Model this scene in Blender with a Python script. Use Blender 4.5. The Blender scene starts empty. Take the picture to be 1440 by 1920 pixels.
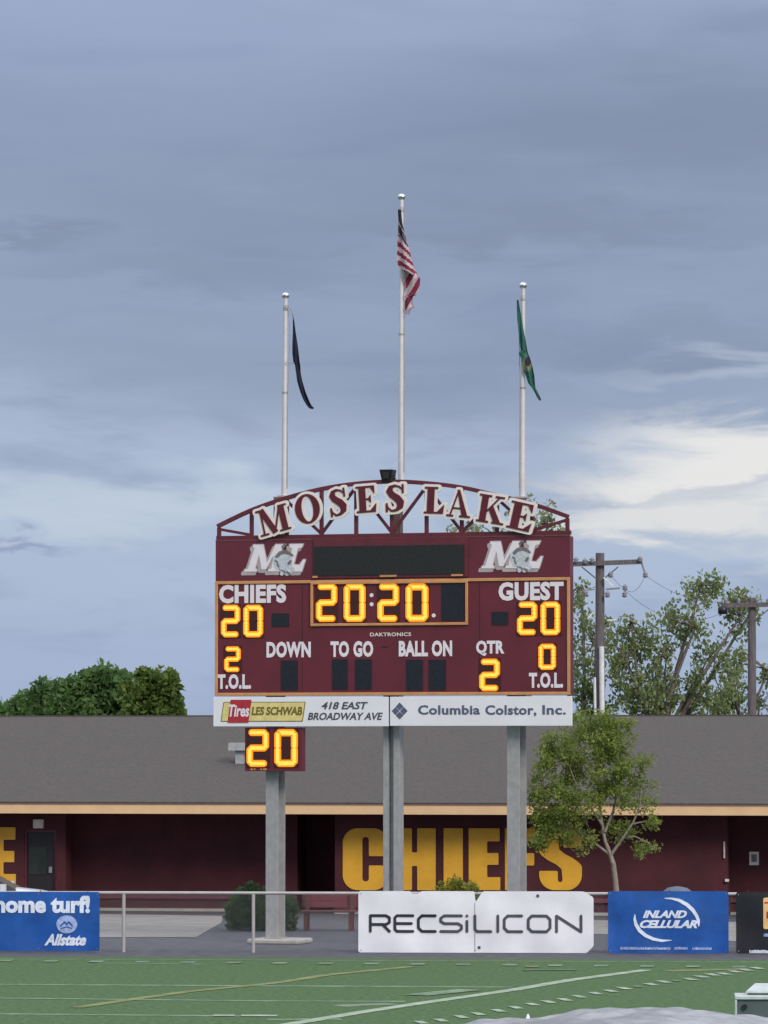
import bpy, bmesh, math, random
import numpy as np
from mathutils import Vector, Matrix
from mathutils.geometry import tessellate_polygon

SC = bpy.context.scene
COL = SC.collection
rnd = random.Random(7)
nrs = np.random.RandomState(11)

# ------------------------------------------------------------ camera, world, sun, exposure
F = 7922.0                       # focal length in photo pixels (1440 wide)
HC = 4.35                        # eye height
PITCH = math.atan(420.0 / F)
cam_d = bpy.data.cameras.new('camera'); cam = bpy.data.objects.new('camera', cam_d); COL.objects.link(cam)
cam_d.sensor_fit = 'HORIZONTAL'; cam_d.sensor_width = 36.0; cam_d.lens = 36.0 * F / 1440.0
cam_d.clip_start = 0.5; cam_d.clip_end = 6000
cam.location = (0, 0, HC); cam.rotation_euler = (math.pi / 2 + PITCH, 0, 0)
SC.camera = cam
SC.view_settings.view_transform = 'Standard'; SC.view_settings.look = 'None'
SC.view_settings.gamma = 1.0; SC.view_settings.use_curve_mapping = False
SC.view_settings.exposure = 0.50

SUN_TO = Vector((0.50, -0.72, 0.60)).normalized()
sun_d = bpy.data.lights.new('sun', 'SUN'); sun = bpy.data.objects.new('sun', sun_d); COL.objects.link(sun)
sun_d.energy = 1.5; sun_d.angle = math.radians(22); sun_d.color = (1.0, 0.92, 0.84)
sun.rotation_euler = SUN_TO.to_track_quat('Z', 'Y').to_euler(); sun.location = (20, -20, 40)

def build_world():
    w = bpy.data.worlds.new('World'); SC.world = w; w.use_nodes = True
    nt = w.node_tree; N = nt.nodes; L = nt.links; N.clear()
    out = N.new('ShaderNodeOutputWorld'); bg = N.new('ShaderNodeBackground'); bgc = N.new('ShaderNodeBackground')
    mix = N.new('ShaderNodeMixShader')
    sky = N.new('ShaderNodeTexSky'); sky.sky_type = 'NISHITA'; sky.sun_disc = False
    sky.sun_elevation = math.asin(SUN_TO.z); sky.sun_rotation = math.atan2(SUN_TO.x, SUN_TO.y)
    bg.inputs['Strength'].default_value = 0.08
    L.new(sky.outputs[0], bg.inputs[0])
    tc = N.new('ShaderNodeTexCoord'); sep = N.new('ShaderNodeSeparateXYZ'); L.new(tc.outputs['Generated'], sep.inputs[0])
    def m(op, a, b=None, c=None, clamp=False):
        n = N.new('ShaderNodeMath'); n.operation = op; n.use_clamp = clamp
        for i, v in enumerate((a, b, c)):
            if v is None: continue
            if isinstance(v, (int, float)): n.inputs[i].default_value = v
            else: L.new(v, n.inputs[i])
        return n.outputs[0]
    az = m('ARCTAN2', sep.outputs[0], sep.outputs[1])
    el = m('ARCSINE', sep.outputs[2])
    PX = m('MULTIPLY_ADD', az, F, 720.0)        # azimuth and elevation, in units of 1/7922 rad
    PE = m('MULTIPLY', el, F)
    def noise(scale, zsc, detail, rough, seed, dist=0.0):
        mp = N.new('ShaderNodeMapping'); mp.inputs['Scale'].default_value = (scale, scale, scale * zsc)
        mp.inputs['Location'].default_value = (seed, seed * 1.7, seed * 0.3)
        L.new(tc.outputs['Generated'], mp.inputs[0])
        n = N.new('ShaderNodeTexNoise'); n.inputs['Scale'].default_value = 1.0
        n.inputs['Detail'].default_value = detail; n.inputs['Roughness'].default_value = rough
        n.inputs['Distortion'].default_value = dist
        L.new(mp.outputs[0], n.inputs['Vector']); return n.outputs[0]
    n1 = noise(11, 5.5, 5, 0.5, 3.1, 0.35)
    n2 = noise(30, 4.0, 5, 0.55, 7.7, 0.4)
    n3 = noise(5.0, 6.0, 3, 0.5, 1.2, 0.2)
    # base colour by elevation
    cr = N.new('ShaderNodeValToRGB'); r = cr.color_ramp; r.interpolation = 'B_SPLINE'
    def lin(c): return tuple(((v / 255) / 12.92 if v / 255 <= .04045 else ((v / 255 + .055) / 1.055) ** 2.4) for v in c) + (1,)
    stops = [(0.0, (158, 173, 203)), (0.12, (155, 171, 203)), (0.27, (168, 184, 208)), (0.40, (160, 174, 200)), (0.50, (144, 158, 185)),
             (0.66, (138, 151, 178)), (0.80, (132, 145, 172)), (0.92, (138, 152, 179)), (1.0, (150, 164, 192))]
    r.elements[0].position = 0.0; r.elements[0].color = lin(stops[0][1])
    r.elements[1].position = 1.0; r.elements[1].color = lin(stops[-1][1])
    for p, c in stops[1:-1]:
        e = r.elements.new(p); e.color = lin(c)
    v = m('DIVIDE', PE, 1400.0)
    v = m('MULTIPLY_ADD', m('SUBTRACT', n3, 0.5), 0.35, v, clamp=True)
    L.new(v, cr.inputs[0])
    def mixc(fac, a, b):
        n = N.new('ShaderNodeMix'); n.data_type = 'RGBA'
        if isinstance(fac, (int, float)): n.inputs[0].default_value = fac
        else: L.new(fac, n.inputs[0])
        for i, q in ((6, a), (7, b)):
            if isinstance(q, tuple): n.inputs[i].default_value = q
            else: L.new(q, n.inputs[i])
        return n.outputs[2]
    def ramp(x, lo, hi):
        n = N.new('ShaderNodeMapRange'); n.interpolation_type = 'SMOOTHSTEP'
        L.new(x, n.inputs[0]); n.inputs[1].default_value = lo; n.inputs[2].default_value = hi
        return n.outputs[0]
    c = cr.outputs[0]
    # darker cloud bellies and paler streaks everywhere
    c = mixc(m('MULTIPLY', ramp(n1, 0.50, 0.72), 0.50), c, lin((118, 132, 164)))
    c = mixc(m('MULTIPLY', ramp(n1, 0.46, 0.25), 0.28), c, lin((170, 184, 208)))
    c = mixc(m('MULTIPLY', ramp(n2, 0.50, 0.75), 0.25), c, lin((122, 136, 166)))
    # breaks of pale cloud near the horizon
    wx = m('MULTIPLY_ADD', m('SUBTRACT', n2, 0.5), 520.0, PX)
    we = m('MULTIPLY_ADD', m('SUBTRACT', n2, 0.5), 260.0, PE)
    we = m('MULTIPLY_ADD', m('SUBTRACT', n1, 0.5), 160.0, we)
    def blob(cx, ce, rx, re, soft0=1.15, soft1=0.35):
        a = m('DIVIDE', m('SUBTRACT', wx, cx), rx); b = m('DIVIDE', m('SUBTRACT', we, ce), re)
        d = m('SQRT', m('ADD', m('MULTIPLY', a, a), m('MULTIPLY', b, b)))
        return ramp(d, soft0, soft1)
    # long soft banks of darker cloud
    for cx, ce, rx, re, k in ((1250, 1130, 620, 150, .55), (760, 960, 700, 120, .35), (1050, 940, 560, 45, .45), (1280, 745, 480, 55, .36), (60, 935, 150, 28, .55), (320, 870, 330, 50, .35), (350, 700, 600, 90, .25), (900, 600, 700, 80, .25)):
        c = mixc(m('MULTIPLY', blob(cx, ce, rx, re, 1.35, 0.1), min(.9, k * 1.35)), c, lin((122, 134, 160)))
    c = mixc(m('MULTIPLY', blob(150, 1330, 900, 220, 1.3, 0.1), .5), c, lin((150, 166, 196)))
    c = mixc(m('MULTIPLY', blob(1500, 450, 500, 135), 0.85), c, lin((200, 206, 214)))
    c = mixc(m('MULTIPLY', blob(1430, 520, 350, 82, 1.25, 0.35), 0.90), c, lin((228, 227, 225)))
    c = mixc(m('MULTIPLY', blob(1250, 405, 330, 45, 1.1, 0.4), 0.75), c, lin((222, 221, 220)))
    c = mixc(m('MULTIPLY', blob(1390, 475, 200, 22, 1.4, 0.2), 0.5), c, lin((168, 176, 196)))
    c = mixc(m('MULTIPLY', blob(1440, 700, 260, 30, 1.3, 0.2), 0.40), c, lin((188, 198, 214)))
    c = mixc(m('MULTIPLY', blob(250, 430, 620, 70, 1.3, 0.2), 0.75), c, lin((186, 199, 215)))
    c = mixc(m('MULTIPLY', blob(20, 345, 120, 26, 1.2, 0.3), 0.8), c, lin((138, 150, 184)))
    # overcast: the cloud cover grows brighter overhead
    zen = N.new('ShaderNodeMapRange'); L.new(sep.outputs[2], zen.inputs[0])
    zen.inputs[1].default_value = 0.19; zen.inputs[2].default_value = 1.0; zen.inputs[3].default_value = 0.765; zen.inputs[4].default_value = 2.7
    L.new(zen.outputs[0], bgc.inputs['Strength'])
    gz = N.new('ShaderNodeMapRange'); L.new(sep.outputs[2], gz.inputs[0]); gz.inputs[1].default_value = 0.18; gz.inputs[2].default_value = 0.55
    c = mixc(m('MULTIPLY', gz.outputs[0], 0.85), c, lin((166, 168, 174)))
    L.new(c, bgc.inputs[0])
    mix.inputs[0].default_value = 0.94
    L.new(bg.outputs[0], mix.inputs[1]); L.new(bgc.outputs[0], mix.inputs[2]); L.new(mix.outputs[0], out.inputs[0])
build_world()

# ------------------------------------------------------------ pixel helpers (measure the photo, place in metres)
CAM = Vector((0, 0, HC))
def ray(px, py):
    dx = (px - 720) / F; dy = (960 - py) / F
    cp, sp = math.cos(PITCH), math.sin(PITCH)
    return Vector((dx, cp - dy * sp, sp + dy * cp))
def P(px, py, Y):
    d = ray(px, py); return CAM + d * (Y / d.y)
def G(px, py, z=0.0):
    d = ray(px, py); return CAM + d * ((z - HC) / d.z)
class Frame:                    # an upright plane in the world: origin, yaw
    def __init__(s, px, Y, yaw):
        s.o = Vector((P(px, 1380, Y).x, Y, 0)); s.yaw = yaw
        s.u = Vector((math.cos(yaw), -math.sin(yaw), 0)); s.n = Vector((math.sin(yaw), math.cos(yaw), 0))
    def at(s, px, py, off=0.0):             # local (x, z) of a pixel on the plane set back by off
        d = ray(px, py); o = s.o + s.n * off
        t = (o - CAM).dot(s.n) / d.dot(s.n); p = CAM + d * t
        return ((p - s.o).dot(s.u), p.z)
    def rect(s, x0, y0, x1, y1, off=0.0):   # pixel box -> local x0, z0, x1, z1
        a = s.at(x0, (y0 + y1) / 2, off)[0]; b = s.at(x1, (y0 + y1) / 2, off)[0]; c = (x0 + x1) / 2
        return (a, s.at(c, y1, off)[1], b, s.at(c, y0, off)[1])

# ------------------------------------------------------------ materials
def srgb(r, g, b):
    return tuple(((v / 255) / 12.92 if v / 255 <= .04045 else ((v / 255 + .055) / 1.055) ** 2.4) for v in (r, g, b))
def mat(name, col, rough=0.6, var=0.12, scale=6.0, bump=0.0, bscale=60.0, metal=0.0, spec=0.5, stretch=(1, 1, 1), col2=None, detail=5, fac=(0.35, 0.65), trans=0.0):
    m = bpy.data.materials.new(name); m.use_nodes = True
    nt = m.node_tree; N = nt.nodes; L = nt.links; b = N['Principled BSDF']
    b.inputs['Roughness'].default_value = rough; b.inputs['Metallic'].default_value = metal
    b.inputs['Specular IOR Level'].default_value = spec
    tc = N.new('ShaderNodeTexCoord'); mp = N.new('ShaderNodeMapping'); L.new(tc.outputs['Object'], mp.inputs[0])
    mp.inputs['Scale'].default_value = stretch
    n = N.new('ShaderNodeTexNoise'); n.inputs['Scale'].default_value = scale; n.inputs['Detail'].default_value = detail
    n.inputs['Roughness'].default_value = 0.6
    L.new(mp.outputs[0], n.inputs['Vector'])
    cr = N.new('ShaderNodeValToRGB'); cr.color_ramp.elements[0].position = fac[0]; cr.color_ramp.elements[1].position = fac[1]
    a = tuple(max(0, c * (1 - var)) for c in col); c2 = tuple(min(1, c * (1 + var)) for c in col) if col2 is None else col2
    cr.color_ramp.elements[0].color = a + (1,); cr.color_ramp.elements[1].color = tuple(c2) + (1,)
    L.new(n.outputs[0], cr.inputs[0]); L.new(cr.outputs[0], b.inputs['Base Color'])
    if bump:
        n2 = N.new('ShaderNodeTexNoise'); n2.inputs['Scale'].default_value = bscale; n2.inputs['Detail'].default_value = 4
        L.new(mp.outputs[0], n2.inputs['Vector'])
        bp = N.new('ShaderNodeBump'); bp.inputs['Strength'].default_value = bump; bp.inputs['Distance'].default_value = 0.02
        L.new(n2.outputs[0], bp.inputs['Height']); L.new(bp.outputs[0], b.inputs['Normal'])
    if trans:
        b.inputs['Subsurface Weight'].default_value = 0.0
        tr = N.new('ShaderNodeBsdfTranslucent'); mx = N.new('ShaderNodeMixShader'); mx.inputs[0].default_value = trans
        L.new(cr.outputs[0], tr.inputs[0]); L.new(b.outputs[0], mx.inputs[1]); L.new(tr.outputs[0], mx.inputs[2])
        L.new(mx.outputs[0], N['Material Output'].inputs[0])
    return m
def emis(name, col, strength):
    m = bpy.data.materials.new(name); m.use_nodes = True
    b = m.node_tree.nodes['Principled BSDF']; b.inputs['Base Color'].default_value = (0.05, 0.015, 0.002, 1)
    b.inputs['Emission Color'].default_value = tuple(col) + (1,); b.inputs['Emission Strength'].default_value = strength
    return m
M = {}
M['maroon'] = mat('maroon_paint', (0.130, 0.018, 0.034), 0.45, 0.10, 1.5, 0.05)
M['maroon_face'] = mat('maroon_face', (0.128, 0.016, 0.028), 0.5, 0.12, 1.2, detail=8)
M['maroon_dark'] = mat('maroon_joint', (0.05, 0.008, 0.014), 0.6)
M['maroon_steel'] = mat('maroon_steel', (0.12, 0.018, 0.028), 0.45, 0.15, 3)
M['letter_red'] = mat('letter_red', (0.11, 0.010, 0.020), 0.4, 0.1, 3)
M['cream'] = mat('cream_plate', (0.82, 0.75, 0.70), 0.45, 0.04, 5)
M['gold_trim'] = mat('gold_trim', (0.58, 0.28, 0.11), 0.4, 0.10, 4)
M['white_print'] = mat('white_print', (0.80, 0.74, 0.78), 0.45, 0.04, 5)
M['sign_white'] = mat('sign_white', (0.80, 0.80, 0.83), 0.4, 0.035, 1.8)
M['banner_white'] = mat('banner_white', (0.82, 0.82, 0.86), 0.45, 0.04, 2.0, 0.1, 3)
M['digit_off'] = mat('digit_off', (0.008, 0.010, 0.018), 0.5, 0.4, 26, detail=2)
M['digit_glow_back'] = mat('digit_glow_back', (0.045, 0.008, 0.008), 0.5, 0.2, 20)  # backing of lit digits: red glow of the LEDs put into its base colour
M['screen'] = mat('screen_black', (0.014, 0.014, 0.014), 0.5, 0.35, 22, detail=2)
M['led'] = emis('led_amber', (1.0, 0.25, 0.0), 0.95)
M['led_core'] = emis('led_core', (1.0, 0.52, 0.07), 1.12)
M['galv'] = mat('galvanised_steel', (0.37, 0.372, 0.365), 0.55, 0.10, 4.0, 0.0, metal=0.2, stretch=(2, 2, 1.6))
M['primer'] = mat('brown_primer', (0.20, 0.12, 0.11), 0.6)
M['pole_alu'] = mat('brushed_aluminium', (0.70, 0.66, 0.66), 0.42, 0.06, 4, metal=0.2)
M['ball'] = mat('polished_ball', (0.85, 0.87, 0.9), 0.12, 0.02, 4, metal=1.0)
M['rope'] = mat('rope', (0.35, 0.34, 0.36), 0.8)
M['black'] = mat('black_plastic', (0.014, 0.013, 0.018), 0.45)
M['blk_print'] = mat('black_print', (0.02, 0.02, 0.03), 0.5)
M['grey_print'] = mat('grey_print', (0.07, 0.07, 0.09), 0.5)
M['navy_print'] = mat('blue_grey_print', (0.10, 0.11, 0.18), 0.5)
M['logo_grey'] = mat('logo_grey', (0.42, 0.36, 0.36), 0.5)
M['logo_mid'] = mat('logo_mid_grey', (0.17, 0.16, 0.16), 0.5, 0.3, 30)
M['logo_pale'] = mat('logo_pale', (0.52, 0.55, 0.60), 0.5, 0.2, 20)
M['yellow_print'] = mat('yellow_print', (0.75, 0.62, 0.24), 0.5)
M['red_print'] = mat('red_print', (0.42, 0.025, 0.04), 0.5)
M['olive_print'] = mat('olive_print', (0.16, 0.13, 0.02), 0.5)
M['concrete'] = mat('concrete', (0.40, 0.38, 0.34), 0.85, 0.12, 2.5, 0.3, 30)
M['walk'] = mat('weathered_concrete', (0.27, 0.255, 0.235), 0.9, 0.14, 1.5, 0.3, 30)
M['asphalt'] = mat('asphalt', (0.078, 0.080, 0.092), 0.85, 0.22, 3.0, 0.4, 80)
M['roof'] = mat('asphalt_shingles', (0.078, 0.067, 0.060), 0.9, 0.22, 9.0, 0.4, 40, detail=8, fac=(0.3, 0.7))
M['fascia'] = mat('peach_fascia', (0.74, 0.49, 0.27), 0.55, 0.06, 2)
M['wall'] = mat('maroon_siding', (0.072, 0.0125, 0.018), 0.8, 0.22, 1.0, 0.2, 25)
M['wall_trim'] = mat('maroon_trim', (0.16, 0.045, 0.055), 0.7, 0.1, 3)
M['gold'] = mat('gold_paint', (0.80, 0.42, 0.03), 0.6, 0.08, 2)
M['soffit'] = mat('soffit', (0.20, 0.13, 0.10), 0.8)
M['vent_grey'] = mat('vent_grey', (0.40, 0.42, 0.42), 0.5)
M['dark_glass'] = mat('dark_glass', (0.03, 0.035, 0.035), 0.12, 0.3, 2)
M['door'] = mat('dark_door', (0.02, 0.014, 0.016), 0.5)
M['cream_box'] = mat('cream_plastic', (0.75, 0.68, 0.58), 0.5)
M['turf'] = mat('turf', (0.040, 0.098, 0.027), 0.9, 0.30, 9.0, 0.35, 50, col2=(0.080, 0.158, 0.040), detail=8)
M['line_white'] = mat('worn_white_line', (0.11, 0.185, 0.10), 0.9, 0.25, 2.0, detail=6, col2=(0.22, 0.30, 0.19))
M['line_fresh'] = mat('white_line', (0.26, 0.35, 0.24), 0.9, 0.2, 3.0, col2=(0.40, 0.48, 0.36))
M['line_dim'] = mat('faint_line', (0.10, 0.17, 0.085), 0.9, 0.2, 3.0)
M['line_yellow'] = mat('yellow_line', (0.17, 0.20, 0.07), 0.9, 0.3, 2.0)
M['grass'] = mat('rough_grass', (0.06, 0.085, 0.035), 0.9, 0.3, 2)
M['fence'] = mat('fence_pipe', (0.46, 0.43, 0.42), 0.5, 0.08, 4, metal=0.2)
M['blue'] = mat('blue_vinyl', (0.010, 0.088, 0.36), 0.45, 0.18, 2.2, 0.15, 3)
M['banner_black'] = mat('black_vinyl', (0.010, 0.011, 0.016), 0.45, 0.3, 3)
M['banner_print'] = mat('banner_print', (0.72, 0.78, 0.90), 0.5)
M['tan_print'] = mat('tan_print', (0.80, 0.52, 0.22), 0.5)
M['pale_disc'] = mat('pale_disc', (0.33, 0.42, 0.68), 0.5, 0.25, 14)
M['wood'] = mat('weathered_pole_wood', (0.135, 0.115, 0.115), 0.9, 0.25, 6, 0.3, 30, stretch=(3, 3, .4))
M['pvc'] = mat('white_conduit', (0.72, 0.72, 0.70), 0.5)
M['insul'] = mat('grey_insulator', (0.22, 0.22, 0.25), 0.4)
M['wire'] = mat('wire', (0.12, 0.12, 0.14), 0.6)
M['bark'] = mat('bark', (0.16, 0.13, 0.11), 0.9, 0.25, 10)
M['bark_pale'] = mat('pale_bark', (0.26, 0.22, 0.18), 0.9, 0.25, 10)
def leafmat(n, a, b, sc=1.3): return mat(n, a, 0.6, 0.15, sc, col2=b, detail=4, fac=(0.38, 0.62), trans=0.5, spec=0.2)
M['leaf_dark'] = leafmat('leaf_dark', (0.085, 0.175, 0.055), (0.165, 0.27, 0.085))
M['leaf_yellow'] = leafmat('leaf_yellow_green', (0.095, 0.165, 0.036), (0.185, 0.255, 0.060))
M['leaf_far'] = leafmat('leaf_grey_green', (0.185, 0.240, 0.095), (0.32, 0.38, 0.165))
M['leaf_brown'] = leafmat('leaf_olive', (0.21, 0.24, 0.125), (0.32, 0.35, 0.19))
M['leaf_young'] = leafmat('leaf_young', (0.175, 0.245, 0.048), (0.33, 0.40, 0.10), 2.2)
M['leaf_shrub'] = leafmat('leaf_shrub', (0.045, 0.115, 0.040), (0.095, 0.180, 0.065), 3)
M['leaf_lime'] = leafmat('leaf_lime', (0.22, 0.24, 0.035), (0.36, 0.36, 0.07), 3)
M['red_bench'] = mat('maroon_bench', (0.20, 0.045, 0.06), 0.5)
M['rust'] = mat('brown_red_leg', (0.13, 0.045, 0.04), 0.7)
M['car_white'] = mat('white_car_paint', (0.72, 0.74, 0.78), 0.15, 0.02, 1)
M['rubber'] = mat('rubber', (0.02, 0.02, 0.02), 0.8)
M['chrome'] = mat('alloy', (0.5, 0.5, 0.52), 0.3, metal=0.8)
M['lamp_glass'] = mat('lamp_glass', (0.6, 0.62, 0.65), 0.1)
M['lamp_red'] = mat('tail_lamp', (0.4, 0.02, 0.02), 0.2)
M['grey_plastic'] = mat('grey_plastic', (0.10, 0.12, 0.17), 0.5)
M['tarp'] = mat('grey_tarpaulin', (0.26, 0.27, 0.285), 0.6, 0.2, 1.6, 0.35, 4, detail=4, col2=(0.36, 0.37, 0.385), fac=(0.4, 0.62))
M['box_grey'] = mat('grey_green_metal', (0.085, 0.12, 0.12), 0.5)
M['box_rim'] = mat('pale_rim', (0.50, 0.56, 0.54), 0.45)
M['flag_navy'] = mat('flag_navy', (0.014, 0.012, 0.035), 0.8)
M['flag_black'] = mat('flag_black', (0.010, 0.011, 0.032), 0.8)
M['flag_red'] = mat('flag_red', (0.19, 0.012, 0.035), 0.8)
M['flag_white'] = mat('flag_white', (0.48, 0.37, 0.40), 0.8)
M['flag_green'] = mat('flag_green', (0.018, 0.105, 0.080), 0.8, 0.2, 3)
M['flag_gold'] = mat('flag_gold', (0.16, 0.17, 0.08), 0.8)

# ------------------------------------------------------------ object helpers
def link(name, me, parent=None):
    o = bpy.data.objects.new(name, me); COL.objects.link(o)
    if parent: o.parent = parent
    return o
def tag(o, label=None, cat=None, group=None, kind=None):
    if label: o['label'] = label
    if cat: o['category'] = cat
    if group: o['group'] = group
    if kind: o['kind'] = kind
    return o
def empty(name, label, cat, loc=(0, 0, 0), rz=0.0, group=None):
    o = link(name, None); o.location = loc; o.rotation_euler = (0, 0, rz); o.empty_display_size = 0.3
    return tag(o, label, cat, group)
class MB:
    def __init__(s): s.v = []; s.f = []; s.mi = []
    def add(s, vs, fs, mi=0):
        k = len(s.v); s.v += [tuple(v) for v in vs]; s.f += [tuple(i + k for i in f) for f in fs]; s.mi += [mi] * len(fs); return s
    def box(s, x0, y0, z0, x1, y1, z1, mi=0):
        vs = [(x0, y0, z0), (x1, y0, z0), (x1, y1, z0), (x0, y1, z0), (x0, y0, z1), (x1, y0, z1), (x1, y1, z1), (x0, y1, z1)]
        return s.add(vs, [(0, 3, 2, 1), (4, 5, 6, 7), (0, 1, 5, 4), (1, 2, 6, 5), (2, 3, 7, 6), (3, 0, 4, 7)], mi)
    def bar(s, a, b, w, h=None, up=(0, 0, 1), mi=0):           # rectangular bar from a to b
        a, b = Vector(a), Vector(b); h = h or w; d = (b - a).normalized(); u = Vector(up)
        if abs(d.dot(u)) > 0.95: u = Vector((0, 1, 0))
        x = d.cross(u).normalized() * w / 2; y = x.cross(d).normalized() * h / 2
        vs = [a - x - y, a + x - y, a + x + y, a - x + y, b - x - y, b + x - y, b + x + y, b - x + y]
        return s.add(vs, [(0, 3, 2, 1), (4, 5, 6, 7), (0, 1, 5, 4), (1, 2, 6, 5), (2, 3, 7, 6), (3, 0, 4, 7)], mi)
    def tube(s, pts, rad, n=8, mi=0, cap=True):
        pts = [Vector(p) for p in pts]
        if isinstance(rad, (int, float)): rad = [rad] * len(pts)
        rings = []; x = None
        for i, p in enumerate(pts):
            d = (pts[min(i + 1, len(pts) - 1)] - pts[max(i - 1, 0)]).normalized()
            if x is None:
                x = d.cross(Vector((0, 1, 0) if abs(d.y) < 0.9 else (1, 0, 0))).normalized()
            else: x = (x - d * x.dot(d)).normalized()
            y = d.cross(x)
            rings.append([p + (x * math.cos(2 * math.pi * k / n) + y * math.sin(2 * math.pi * k / n)) * rad[i] for k in range(n)])
        vs = [v for r in rings for v in r]
        fs = [(i * n + k, i * n + (k + 1) % n, (i + 1) * n + (k + 1) % n, (i + 1) * n + k) for i in range(len(pts) - 1) for k in range(n)]
        if cap:
            q = len(vs); vs += rings[0] + rings[-1]
            fs += [tuple(reversed(range(q, q + n))), tuple(range(q + n, q + 2 * n))]
        return s.add(vs, fs, mi)
    def lathe(s, prof, c=(0, 0, 0), n=20, mi=0):              # prof: (r, z)
        vs = []; fs = []
        for r, z in prof:
            vs += [(c[0] + r * math.cos(2 * math.pi * k / n), c[1] + r * math.sin(2 * math.pi * k / n), c[2] + z) for k in range(n)]
        for i in range(len(prof) - 1):
            fs += [(i * n + k, i * n + (k + 1) % n, (i + 1) * n + (k + 1) % n, (i + 1) * n + k) for k in range(n)]
        q = len(vs); vs += vs[:n] + vs[q - n:q]
        fs += [tuple(reversed(range(q, q + n))), tuple(range(q + n, q + 2 * n))]
        return s.add(vs, fs, mi)
    def build(s, name, mats, parent=None, smooth=False):
        me = bpy.data.meshes.new(name); me.from_pydata(s.v, [], s.f)
        for m_ in (mats if isinstance(mats, (list, tuple)) else [mats]): me.materials.append(m_)
        me.polygons.foreach_set('material_index', s.mi)
        if smooth: me.polygons.foreach_set('use_smooth', [len(f) == 4 for f in s.f])
        me.validate(); me.update()
        return link(name, me, parent)
def bevel(o, w=0.01, seg=2):
    m_ = o.modifiers.new('bevel', 'BEVEL'); m_.width = w; m_.segments = seg; m_.limit_method = 'ANGLE'; return o

# ---- flat shapes by distance fields: any union of strokes, boxes and polygons becomes one clean plate
def d_seg(X, Z, a, b, ra, rb):
    ax, az = a; bx, bz = b; dx, dz = bx - ax, bz - az; L2 = dx * dx + dz * dz + 1e-12
    t = np.clip(((X - ax) * dx + (Z - az) * dz) / L2, 0, 1)
    return np.hypot(X - ax - t * dx, Z - az - t * dz) - (ra + (rb - ra) * t)
def f_stroke(pts, w):
    if isinstance(w, (int, float)): w = [w] * len(pts)
    def f(X, Z):
        d = np.full(X.shape, 1e9)
        for i in range(len(pts) - 1): d = np.minimum(d, d_seg(X, Z, pts[i], pts[i + 1], w[i] / 2, w[i + 1] / 2))
        return d
    return f
def f_poly(*cont):
    def f(X, Z):
        ins = np.zeros(X.shape, bool); d = np.full(X.shape, 1e9)
        for c in cont:
            for i in range(len(c)):
                a = c[i]; b = c[(i + 1) % len(c)]
                d = np.minimum(d, d_seg(X, Z, a, b, 0, 0))
                if a[1] != b[1]:
                    ins ^= ((a[1] > Z) != (b[1] > Z)) & (X < (b[0] - a[0]) * (Z - a[1]) / (b[1] - a[1]) + a[0])
        return np.where(ins, -d, d)
    return f
def f_box(x0, z0, x1, z1, r=0.0):
    cx, cz, hx, hz = (x0 + x1) / 2, (z0 + z1) / 2, abs(x1 - x0) / 2 - r, abs(z1 - z0) / 2 - r
    def f(X, Z):
        qx = np.abs(X - cx) - hx; qz = np.abs(Z - cz) - hz
        return np.hypot(np.maximum(qx, 0), np.maximum(qz, 0)) + np.minimum(np.maximum(qx, qz), 0) - r
    return f
def f_bar(a, b, w):                                          # square-ended stroke
    dx, dz = b[0] - a[0], b[1] - a[1]; L_ = math.hypot(dx, dz); nx, nz = -dz / L_ * w / 2, dx / L_ * w / 2
    return f_poly([(a[0] + nx, a[1] + nz), (b[0] + nx, b[1] + nz), (b[0] - nx, b[1] - nz), (a[0] - nx, a[1] - nz)])
def f_ell(cx, cz, rx, rz, n=40): return f_poly([(cx + rx * math.cos(2 * math.pi * k / n), cz + rz * math.sin(2 * math.pi * k / n)) for k in range(n)])
def U(*fs): return lambda X, Z: np.minimum.reduce([f(X, Z) for f in fs])
def sub(a, *bs): return lambda X, Z: np.maximum.reduce([a(X, Z)] + [-b(X, Z) for b in bs])
def grow(a, r): return lambda X, Z: a(X, Z) - r
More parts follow.
